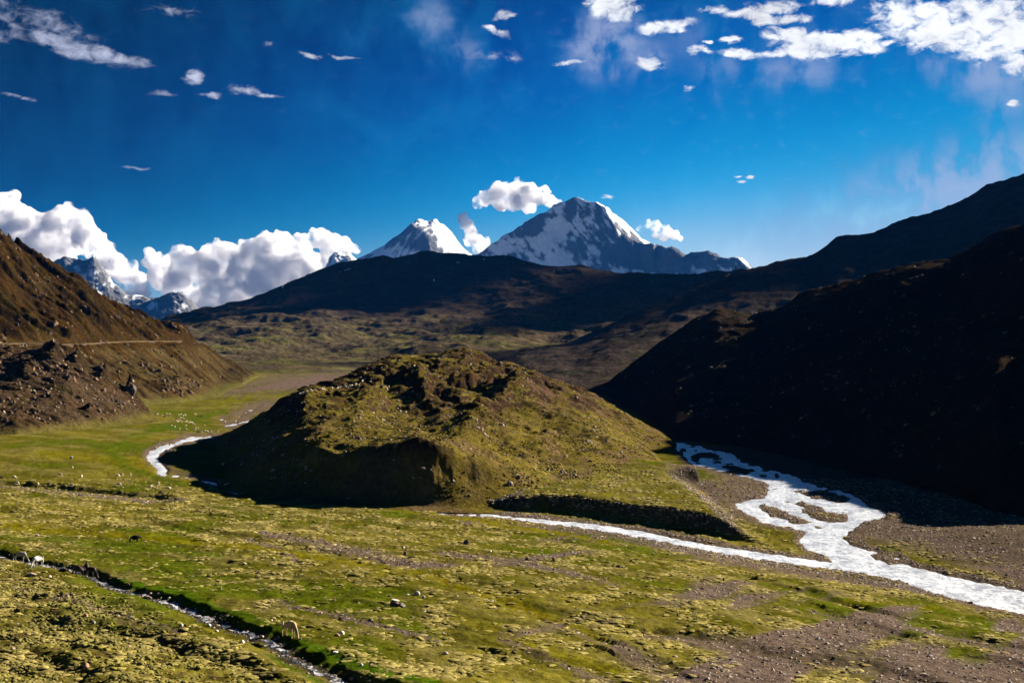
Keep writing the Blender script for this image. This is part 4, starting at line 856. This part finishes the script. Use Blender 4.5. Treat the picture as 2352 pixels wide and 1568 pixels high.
HC = {'grey': simple('grey_horse_coat', (.24,.225,.20), .8, 2.0), 'white': simple('white_horse_coat', (.46,.445,.44), .8, 2.0), 'black': simple('black_horse_coat', (.022,.016,.012), .7, 2.0), 'brown': simple('dark_brown_horse_coat', (.045,.022,.012), .7, 2.0), 'gold': simple('pale_gold_horse_coat', (.38,.255,.13), .8, 2.0),
      'fleece': simple('cream_fleece', (.55,.47,.33), 1, 6.0), 'dfleece': simple('dark_fleece', (.05,.038,.028), 1, 6.0), 'yak': simple('black_shaggy_coat', (.018,.014,.012), 1, 5.0), 'hair': simple('dark_hair', (.03,.022,.018), .9), 'phair': simple('pale_hair', (.4,.35,.27), .9)}
def horse(label, loc, rz, coat, hair, h=1.38, head='graze'):
    o = empty('horse', loc, rz); V, E, R = quad(h, 'horse', head)
    b = part('body', skin_mesh('horse_body', V, E, R, HC[coat], 2), o)
    t = part('tail', strip_mesh('horse_tail', [(-.60*h,0,.92*h,.5),(-.68*h,0,.80*h,1),(-.70*h,0,.55*h,1.1),(-.69*h,0,.33*h,.3)], .07*h, HC[hair]), o)
    mp = [(.36,.98),(.50,.86),(.64,.68),(.76,.46),(.82,.30)] if head == 'graze' else [(.34,1.0),(.46,1.12),(.58,1.24),(.68,1.32)]
    m_ = part('mane', strip_mesh('horse_mane', [(x*h, .02*h, z*h, .9) for x, z in mp], .06*h, HC[hair]), o)
    for sgn in (-1, 1):
        ex, ez = (.79, .36) if head == 'graze' else (.73, 1.30)
        me = bpy.data.meshes.new('ear'); k = .05*h; me.from_pydata([(ex*h-k, sgn*.05*h, ez*h), (ex*h+k*.4, sgn*.05*h, ez*h), (ex*h-.2*k, sgn*.03*h, ez*h), (ex*h-1.2*k, sgn*.07*h, ez*h+2*k)], [], [(0,1,3),(1,2,3),(2,0,3),(0,2,1)]); me.materials.append(HC[coat]); part('ear', me, o)
    return tag(o, label, 'horse')
R_ = math.radians
def gp_(vx, vy, o=None): 
    p = pick(o or ground, vx, vy); return p
def put_ground(vx, vy, o=None): p = pick(o or ground, vx, vy); return p if p is not None else Vector(((vx-CX)/F*300, 300, 0))
horse('grey horse grazing to the right beside the stony creek', put_ground(46,1291), R_(-8), 'grey', 'hair')
horse('white horse grazing nose down, turned towards the slope, right of the grey horse', put_ground(87,1302), R_(-112), 'white', 'phair')
horse('dark brown horse in front of the tight trio standing by the creek', put_ground(182,1325), R_(150), 'brown', 'hair')
horse('black horse with raised head, tallest of the tight trio by the creek', put_ground(198,1321), R_(-70), 'black', 'hair', 1.45, 'up')
horse('black horse standing in the shallow creek, rightmost of the tight trio', put_ground(207,1327), R_(-25), 'black', 'hair')
horse('pale golden horse grazing alone on the green creek bank', put_ground(665,1464), R_(-48), 'gold', 'phair', 1.42)
def yak(label, loc, rz, h, lie=False):
    o = empty('yak', loc, rz); V, E, R = quad(h, 'yak')
    if lie: V = [(x, y*1.5, max(z*.55, .05)) if k > 7 else (x, y, z-.42*h) for k, (x, y, z) in enumerate(V)]
    part('body', skin_mesh('yak_body', V, E, R, HC['yak'], 2), o)
    dz = -.42*h if lie else 0
    for sgn in (-1, 1):
        part('horn', strip_mesh('horn', [(.84*h, sgn*.10*h, .60*h+dz, 1), (.84*h, sgn*.22*h, .64*h+dz, .8), (.88*h, sgn*.26*h, .76*h+dz, .3)], .03*h, HC['phair'], .012), o)
    part('tail', strip_mesh('tail', [(-.70*h,0,.82*h+dz,.5),(-.80*h,0,.66*h+dz,1),(-.82*h,0,.42*h+max(dz, -.2*h),.8)], .07*h, HC['yak']), o)
    return tag(o, label, 'yak')
yak('black shaggy yak standing on the bright green strip above the creek', put_ground(309,1244), R_(20), 1.15)
yak('small black calf lying on the grass between the white horse and the dark trio', put_ground(146,1312), R_(165), .8, True)
shv = {}
for kind_, coat in (('graze', 'fleece'), ('up', 'fleece'), ('graze', 'dfleece')):
    V, E, R = quad(.74, 'sheep', kind_); shv[(kind_, coat)] = skin_mesh('sheep', V, E, R, HC[coat], 1)
sheep_sets = [
 ('sheep in the loose line by the river bend', 'sheep near the river bend', [(552,1108,'w'),(562,1108,'w'),(584,1107,'w'),(598,1109,'w'),(607,1109,'w'),(631,1110,'w'),(638,1109,'w'),(664,1115,'w'),(682,1110,'w'),(688,1111,'w'),(690,1107,'w'),(710,1113,'w'),(703,1118,'w'),(722,1113,'d'),(749,1115,'d'),(796,1117,'w'),(809,1115,'w'),(820,1118,'w'),(828,1118,'w'),(629,1124,'d'),(690,1124,'d'),(715,1128,'w'),(722,1132,'w'),(782,1125,'w'),(792,1133,'w'),(818,1133,'w'),(858,1130,'w'),(518,1118,'w'),(512,1069,'w')], 1.0),
 ('sheep on the flat beyond the dry gully', 'sheep on the flat by the gully', [(3,1100,'d'),(34,1100,'w'),(39,1113,'w'),(87,1115,'w'),(122,1118,'d'),(163,1116,'w'),(137,1093,'w'),(187,1098,'w'),(271,1096,'w'),(279,1092,'w'),(299,1093,'w'),(272,1116,'w'),(345,1121,'w'),(363,1114,'w'),(370,1136,'d')], 1.0),
 ('sheep in the dense flock on the green flat between rocky spur and river', 'flock on the green flat', [(355,948+0,'w'),(362,953,'w'),(373,955,'w'),(378,958,'d'),(384,952,'w'),(389,952,'w'),(391,958,'w'),(411,955,'w'),(416,953,'w'),(421,956,'w'),(426,955,'w'),(416,961,'w'),(421,962,'w'),(405,962,'d'),(449,953,'w'),(454,957,'d'),(459,957,'d'),(463,957,'d'),(408,970,'w'),(416,970,'w'),(412,967,'w'),(429,970,'w'),(435,972,'w'),(440,972,'w'),(443,974,'w'),(445,977,'w'),(427,979,'w'),(394,979,'w'),(402,982,'w'),(413,987,'w'),(423,988,'w'),(428,988,'w'),(445,988,'w'),(450,985,'w'),(455,985,'w'),(449,989,'w'),(456,994,'d'),(461,994,'w'),(471,992,'w'),(476,993,'w'),(480,992,'d'),(486,995,'w'),(490,996,'w'),(470,979,'w'),(499,993,'w'),(517,970,'w'),(541,970,'w'),(546,972,'d'),(539,992,'w'),(544,994,'d'),(549,995,'w'),(575,989,'w'),(610,962,'w')], 1.0),
 ('sheep straying on the green left of the bend', 'stray sheep left of the river', [(364,1018+0,'w'),(382,1023,'w'),(389,1024,'d'),(356,1032,'w'),(383,1038,'d'),(393,1038,'w'),(398,1038,'w')], .9)]
SHEEP = []
def sheep(loc, k, label, group, rr_):
    key = ('graze', 'dfleece') if k == 'd' else (('graze' if rr_.random() < .75 else 'up'), 'fleece')
    o = bpy.data.objects.new('sheep', shv[key]); C.objects.link(o); o.location = loc; o.rotation_euler = (0, 0, rr_.uniform(0, 6.28)); s = rr_.uniform(1.15, 1.42); o.scale = (s, s, s)
    return tag(o, label, 'sheep', group)
rr2 = random.Random(5)
for lab, grp, pts, s_ in sheep_sets:
    ORD = ['first','second','third','fourth','fifth','sixth','seventh','eighth','ninth','tenth','eleventh','twelfth','thirteenth','fourteenth','fifteenth','sixteenth','seventeenth','eighteenth','nineteenth','twentieth','twenty-first','twenty-second','twenty-third','twenty-fourth','twenty-fifth','twenty-sixth','twenty-seventh','twenty-eighth','twenty-ninth','thirtieth']
    order = sorted(range(len(pts)), key=lambda q: pts[q][0])
    for qi, (x, y, k) in enumerate(pts):
        if lab.startswith('sheep on the green flat left'): x, y = 4096/2352*x*0+x*.97, y*.98
        x *= 1
        p = put_ground(x/4096*2352 if False else x, y)
        extra = '' if 'dense' in lab else ', '+ORD[order.index(qi)]+' from its left end'
        sheep(p, k, ('dark ' if k == 'd' else 'cream ')+lab+extra, grp+(' (dark)' if k == 'd' else ''), rr2)
# a file of sheep walking along the left shoulder of the knoll
crest_s = [(1200,1586),(1212,1584),(1228,1578),(1243,1574),(1262,1573),(1287,1569),(1296,1570),(1328,1564),(1350,1564),(1358,1562),(1382,1558),(1390,1560),(1400,1556),(1407,1554),(1420,1552),(1434,1552),(1450,1536),(1425,1548)]
for ci_, (x, y) in enumerate(crest_s):
    vx, vy = x/4096*2352, y/4096*2352
    p = None; t_ = 0
    while p is None and t_ < 25: p = pick(knoll, vx, vy-4+t_); t_ += 1.0
    if p is None: continue
    sheep(p, 'w', 'cream sheep in the file on the dark knoll shoulder, '+ORD[ci_]+' from the lower end', 'file of sheep on the knoll', rr2)

# ------------------------------------------------------------------ boulders one can tell apart
BM_ = {'pale': simple('pale_granite', (.42,.37,.31), .9, 3.0), 'white': simple('white_quartz', (.62,.59,.55), .9, 3.0), 'grey': simple('grey_rock', (.22,.19,.17), .9, 3.0), 'dark': simple('dark_rock', (.075,.058,.048), .9, 3.0), 'red': simple('reddish_rock', (.30,.165,.11), .9, 3.0), 'tan': simple('tan_rock', (.32,.24,.165), .9, 3.0)}
def boulder_mesh(seed, mat, rounded=.0, n=3):
    bm = bmesh.new(); bmesh.ops.create_icosphere(bm, subdivisions=n, radius=1); r = np.random.default_rng(seed)
    pl = r.normal(size=(11, 3)); pl /= np.linalg.norm(pl, axis=1)[:, None]; cut = (.58+.3*r.random(11))*(1-rounded)+.95*rounded
    for v in bm.verts:
        c = np.array(v.co)
        for p_, k in zip(pl, cut):
            d = c@p_-k
            if d > 0: c = c-p_*d*.95
        v.co = Vector(c*(1+.035*r.normal()))
    me = bpy.data.meshes.new('boulder'); bm.to_mesh(me); bm.free(); me.materials.append(mat)
    if rounded > .5: me.polygons.foreach_set('use_smooth', np.ones(len(me.polygons), bool))
    return me
def boulder(label, vx, vy, w, h, d, kind, seed, rounded=0, rot=None, on=None, sink=.25, name='boulder'):
    p = pick(on or ground, vx, vy)
    if p is None: return None
    s = p.y/F                                            # metres per picture unit there
    o = bpy.data.objects.new(name, boulder_mesh(seed, BM_[kind], rounded)); C.objects.link(o)
    o.scale = (w*s/2, d*s/2, h*s/2*1.15); o.location = (p.x, p.y, p.z+h*s*(.5-sink)); o.rotation_euler = (0, random.uniform(-.15, .15), rot if rot is not None else seed*1.3)
    return tag(o, label, 'boulder')
for a in [
 ('round pale boulder on the meadow just beyond the big split rock', 958, 1366, 15, 12, 14, 'pale', 1, .85),
 ('small pale rounded stone at the right foot of the round pale boulder', 973, 1372, 8, 6, 8, 'pale', 2, .6),
 ('low dark rock behind the left end of the big split rock', 895, 1369, 12, 6, 9, 'dark', 3, 0),
 ('flat white stone lying between the big split rock and the round pale boulder', 935, 1366, 11, 3, 8, 'white', 5, .3),
 ('pale rounded stone, right one of the touching pair on the green creek bank', 785, 1456, 13, 10, 12, 'white', 6, .7),
 ('reddish rounded stone, left one of the touching pair on the green creek bank', 774, 1460, 13, 8, 12, 'red', 7, .7),
 ('flat white slab on the grass below the touching pair of stones', 771, 1498, 20, 5, 10, 'white', 8, .2),
 ('dark pointed boulder on the green beyond the brown gravel patch', 1071, 1249, 17, 13, 14, 'dark', 9, 0),
 ('small white stone on the grass right of the dark pointed boulder', 1126, 1267, 7, 5, 6, 'white', 10, .4),
 ('pale low stone at the upper edge of the brown gravel patch', 926, 1258, 13, 5, 8, 'pale', 11, .5),
 ('small standing rock with a white foot beside the brown gravel patch', 929, 1275, 10, 12, 9, 'dark', 12, 0),
 ('reddish boulder low on the bushy slope near the lower left corner', 197, 1535, 18, 17, 15, 'red', 13, .2),
 ('white angular stone in the lower left corner', 32, 1536, 10, 8, 9, 'white', 14, 0),
 ('orange brown rock on the bare earth of the bushy slope', 196, 1415, 15, 10, 12, 'red', 15, .2),
 ('pale stone on bare earth right of the orange brown rock', 215, 1431, 8, 8, 8, 'pale', 16, .2),
 ('long pale slab on the slope below the two light horses', 73, 1320, 24, 7, 12, 'tan', 17, .4),
 ('buff boulder half sunk in grass below the white horse', 113, 1327, 17, 9, 12, 'tan', 18, .5),
 ('long pale slab lying beside the creek bend', 339, 1374, 25, 8, 12, 'tan', 19, .1),
 ('pale rounded stone on the slope edge left of the creek', 416, 1438, 12, 9, 9, 'pale', 20, .5),
 ('white oval stone on the slope above the creek bend', 480, 1438, 14, 8, 10, 'white', 21, .6),
 ('small white stone just below the white oval stone', 497, 1450, 10, 6, 8, 'white', 22, .5),
 ('white oval stone on the green edge where the creek darkens', 557, 1477, 12, 10, 9, 'white', 23, .6),
 ('pale boulder alone on the upper green band at the left', 85, 1232, 12, 8, 9, 'pale', 24, .3),
 ('tan boulder on the yellow green band in the middle of the meadow', 561, 1296, 13, 8, 10, 'tan', 25, .1),
 ('upright tan standing stone among dry cushions right of the gravel patch', 1271, 1288, 8, 13, 8, 'tan', 26, 0),
 ('dark boulder on the dry cushion ridge left of the standing stone', 1211, 1286, 14, 7, 10, 'dark', 27, 0),
 ('dark rock among dry cushions right of the standing stone', 1420, 1302, 12, 8, 10, 'dark', 28, 0),
 ('thin dark upright stone far along the dry cushion ridge', 1662, 1334, 5, 11, 5, 'dark', 29, 0),
 ('dark boulder above the brown stony gully', 183, 1138, 12, 9, 10, 'dark', 30, 0),
 ('pale standing stone on the flat left of the river bend', 164, 1053, 8, 9, 8, 'pale', 31, 0),
 ('white stone at the very end of the flat meadow below the spur', 166, 1074, 5, 4, 5, 'white', 32, .3),
 ('low white stone on the grass near the dark sheep', 388, 1121, 14, 4, 8, 'white', 33, .5),
 ('small orange topped rock on the near bank beyond the sheep', 889, 1137, 12, 6, 10, 'red', 34, 0),
 ('pale stone at the upper end of the vivid creek bank', 624, 1425, 6, 4, 5, 'white', 35, .4),
 ('rust red stone in the creek beside the bend', 295, 1343, 9, 6, 6, 'red', 36, .2),
 ('pale stone on the sward where the golden stream line begins', 1130, 1380, 10, 4, 7, 'pale', 37, .3),
 ('dark boulder on the olive turf right of the creek mouth', 1180, 1500, 14, 8, 10, 'dark', 38, 0),
 ('pale boulder on the green bank in the lower middle', 1023, 1502, 14, 8, 10, 'pale', 39, .4),
 ('pale rounded stone on turf below the flat white slab', 830, 1528, 9, 7, 8, 'white', 40, .6),
 ('tan pointed stone right of the golden horse', 690, 1467, 7, 6, 6, 'tan', 41, 0),
 ('grey boulder on the bare brow beside the right hand stream bank', 2008, 1356, 10, 6, 9, 'grey', 42, .2),
 ('pale stone on dry turf below the wide river', 2230, 1385, 12, 7, 9, 'pale', 43, .3),
 ('white stone on the brown gravel near the right edge', 1880, 1466, 8, 5, 7, 'white', 44, .2)]:
    boulder(*a)
for a in [('grey split boulder with a sunlit side low on the knoll', 1172, 1114, 16, 12, 14, 'grey', 51), ('dark boulder above the grey split boulder on the knoll', 1191, 1098, 11, 11, 10, 'dark', 52), ('white stone on the upper right slope of the knoll', 1427, 1040, 7, 6, 6, 'white', 53), ('black low outcrop near the green foot of the knoll', 1400, 1139, 26, 9, 16, 'dark', 54)]:
    boulder(*a, on=knoll)
boulder('black overhanging crag on the edge of the near rocky spur', 303, 903, 26, 26, 20, 'dark', 61, on=spur, name='crag')
boulder('smaller black crag up the ridge from the overhanging one', 226, 848, 20, 13, 14, 'dark', 62, on=spur, name='crag')
boulder('white boulder at the foot of the rocky spur', 282, 994, 9, 8, 9, 'white', 63, on=spur); boulder('grey white boulder left of the one at the foot of the spur', 256, 988, 12, 10, 10, 'grey', 64, on=spur)
# the big split rock: two blocks leaning together
p = pick(ground, 913, 1392); s_ = p.y/F
br = empty('split_boulder', p)
for (dx_, dz_, w_, h_, dd_, k_, sd_) in ((-7, 5, 23, 24, 22, 'dark', 71), (9, 2, 20, 15, 18, 'grey', 72)):
    o = part('block', boulder_mesh(sd_, BM_[k_]), br); o.scale = (w_*s_/2, dd_*s_/2, h_*s_/2); o.location = (dx_*s_, 0, dz_*s_); o.rotation_euler = (0, .2 if dx_ > 0 else -.05, .4)
o = part('cap', boulder_mesh(73, BM_['pale']), br); o.scale = (11*s_, 9*s_, 2.0*s_); o.location = (-6*s_, 1*s_, 15.0*s_); o.rotation_euler = (0, .22, .3)
tag(br, 'large dark boulder split in two with pale top, alone in the middle of the meadow', 'boulder')

# ------------------------------------------------------------------ road cut across the sunlit hillside
def road():
    X, Y, Zg, VX, VY, S = HS; V = []; Fq = []; cols = []; n = 0
    for j in range(0, X.shape[1], 1):
        vx = VX[0, j]
        if vx < -60 or vx > 418: continue
        zr = 32.2+np.interp(vx, [-60, 170, 250, 400, 418], [0, -.4, .5, 1.4, 1.6])+.25*math.sin(vx/37)
        k = np.argmax(Zg[:, j] > zr)
        if k < 2: continue
        y = Y[k, j]; ax = (vx-CX)/F
        # smooth the line of the road
        cols.append((vx, y, zr))
    a = np.array(cols); ker = np.ones(17)/17; yy = np.convolve(np.pad(a[:, 1], 8, mode='edge'), ker, 'valid')
    for (vx, _, zr), y in zip(a, yy):
        for dy_, dz in ((-6, -3.0), (-3, -.25), (-3, 0), (3, .1), (4.2, 1.1)): V.append(((vx-CX)/F*y-0*dy_, y+dy_, zr+dz))
        # cross-section runs with depth; the fill slope falls towards the valley
        if n:
            for q in range(4): b = (n-1)*5+q; Fq.append((b, b+5, b+6, b+1))
        n += 1
    me = bpy.data.meshes.new('road'); me.from_pydata(V, [], Fq); me.update()
    m = simple('road_gravel', (.064,.047,.029), 1, .6, 0); me.materials.append(m); o = bpy.data.objects.new('road', me); C.objects.link(o); return structure(o), a, yy
road_o, RA, RYY = road()
def on_road(vx): i = np.argmin(abs(RA[:, 0]-vx)); return (vx-CX)/F*RYY[i], RYY[i], RA[i, 2]
wallm = simple('pale_masonry', (.62,.47,.40), .95, .8)
for lab, vx, w_, h_ in (('tall pale retaining wall under the road, beside a black gully', 125, 3.4, 6.4), ('shorter pale retaining wall under the road, left of the tall one', 112, 3.2, 3.4)):
    x, y, z = on_road(vx); bm = bmesh.new()
    v = [bm.verts.new(c) for c in ((-w_/2, -4.4, .2), (w_/2, -4.4, .2), (w_/2*.55+.8, -8.6, -h_), (-w_/2*.45+.8, -8.6, -h_), (-w_/2, -2, .2), (w_/2, -2, .2), (w_/2*.55+.8, -2, -h_), (-w_/2*.45+.8, -2, -h_))]
    for f in ((0,3,2,1),(4,5,6,7),(0,1,5,4),(3,7,6,2),(0,4,7,3),(1,2,6,5)): bm.faces.new([v[i] for i in f])
    me = bpy.data.meshes.new('retaining_wall'); bm.to_mesh(me); bm.free(); me.materials.append(wallm)
    o = bpy.data.objects.new('retaining_wall', me); C.objects.link(o); o.location = (x, y, z); tag(o, lab, 'wall')

# ------------------------------------------------------------------ old snow on the brown ridge
FX, FY, FZ, FVX, FVY, FS = FR
snowm = simple('old_snow', (.80,.82,.86), .8, .05)
for lab, el in [('small lit snow patch under the rounded summit of the brown ridge', [(972,622,6,1.6,12)]), ('blotchy lit snow patch on a rocky scar of the brown ridge', [(998,641,6,4,-35),(1006,637,4,2,-60)]), ('long slanting grey snow patch right below the rounded summit', [(1000,612,11,2,18)]),
                ('pale snow patch just under the crest, left of the rounded summit', [(930,604,9,2.4,-2)]), ('thin snow patch near the crest between two knobs', [(962,604,6,1.2,-3)]), ('grey snow patch under the crest right of the rounded summit', [(1056,604,9,2.2,-3)]),
                ('long thin curved snow streak along the left crest', [(775,622,16,2,-12),(800,617,14,1.6,-6)]), ('snow speck on the left shoulder of the brown ridge', [(650,661,6,1.4,-14)]), ('tiny lit snow patch by the crest above the long slope', [(1112,598,4,1.6,-8),(1100,600,3,1.5,0)]),
                ('lit snow sliver on the dark scar of the right crest', [(1403,641,3,1.6,-20),(1394,648,1.4,4,0)]), ('small snow patch on the mid slope right of the scar', [(1022,646,3.2,1,5)]), ('small grey snow patch in the hollow above the valley bumps', [(1310,717,6,1.4,16)])]:
    mk = np.zeros(FX.shape, bool)
    for (a, b, rx, ry, rot) in el:
        c_, s1 = math.cos(R_(rot)), math.sin(R_(rot)); qx, qy = FVX-a, FVY-b
        mk |= (((qx*c_+qy*s1)/rx)**2+((-qx*s1+qy*c_)/ry)**2 + fbm(FVX/2.5, FVY/1.5, 2, 1601)*.6) < 1
    if mk.any():
        o = grid_mesh('snow_patch', FX, FY, FZ, None, snowm, mask=mk, dz=.5, strict=True); tag(o, lab, 'snow patch', 'snow patches on the brown ridge')

# ------------------------------------------------------------------ flags on the saddle
def flagpole(label, vx, hgt, cloth, lean=0):
    p = pick(fridge, vx, 624) or pick(fridge, vx, 630); y = p.y
    # stand on the crest line: walk up until the ridge is left behind
    vy = 632
    while vy > 600:
        q = pick(fridge, vx, vy)
        if q is None or q.y > 3600: break
        p = q; vy -= .4
    o = empty('flagpole', p)
    bm = bmesh.new(); bmesh.ops.create_cone(bm, segments=8, radius1=.35, radius2=.2, depth=hgt, matrix=Matrix.Translation((0, 0, hgt/2))); me = bpy.data.meshes.new('pole'); bm.to_mesh(me); bm.free(); me.materials.append(BM_['dark']); part('pole', me, o)
    for k, (colr, x0, w, z0, z1) in enumerate(cloth):
        m = simple('flag_cloth', colr, .8); V = []; Fq = []
        for i in range(7):
            for j in range(5):
                u, v = i/6, j/4; V.append((x0+w*u, .4*math.sin(u*5+v*2)*u+.02*k, z0+(z1-z0)*v*(1-.35*u)))
        for i in range(6):
            for j in range(4): b = i*5+j; Fq.append((b, b+5, b+6, b+1))
        me = bpy.data.meshes.new('flag'); me.from_pydata(V, [], Fq); me.materials.append(m); part('flag', me, o)
    return tag(o, label, 'flagpole')
flagpole('bare dark pole, leftmost on the saddle beneath the snow mountain', 1682, 5, [])
flagpole('pole with red and white flags on the saddle', 1689, 7, [((.75,.72,.75), -2.6, 2.4, .5, 5.5), ((.55,.02,.09), .2, 2.2, .4, 6.8), ((.7,.66,.7), 2.4, 1.5, .5, 3.5)])
flagpole('pole with a yellow flag on the saddle', 1703, 7, [((.75,.62,.15), .2, 2.6, .3, 6.6)])
flagpole('bare dark pole, rightmost on the saddle', 1711, 6, [])

# unseen clouds added right of the view, to shade the ridge and far mountainside
def shade_cloud(label, tx_, ty_, tz_, R, seed, n=9, spread=(1, 1)):
    r_ = random.Random(seed); t = (1980-tz_)/sd.z; c = Vector((tx_, ty_, tz_))+sd*t; pts = []
    for k in range(n):
        a = r_.uniform(0, 6.28); q = r_.random()**.5; pts.append((c.x+math.cos(a)*q*R*1.3*spread[0], c.y+math.sin(a)*q*R*1.3*spread[1], max(c.z+r_.uniform(-.1, .25)*R, 1640+R*.62), R*r_.uniform(.5, .75)))
    return cloud(label, 0, None, 30, seed, world_pts=pts, amp=.8)

shade_cloud('broad unseen cloud added high to the right to shade the brown ridge', 150, 3330, 235, 290, 31, 12, (1.6, .35))
shade_cloud('second broad unseen cloud added high to the right to shade the left part of the brown ridge', -380, 3350, 200, 200, 32, 8, (1.6, .45))
shade_cloud('unseen cloud added high to the right to shade the saddle of the ridge', 760, 2950, 150, 240, 33, 9, (1.3, .5))
shade_cloud('unseen cloud added high to the right to shade the crest of the far right mountainside', 1000, 2420, 300, 200, 34, 10, (1.3, .45))
shade_cloud('unseen cloud added high to the right to shade the foot of the far right mountainside', 860, 2080, 80, 190, 35, 10, (1.2, .4))
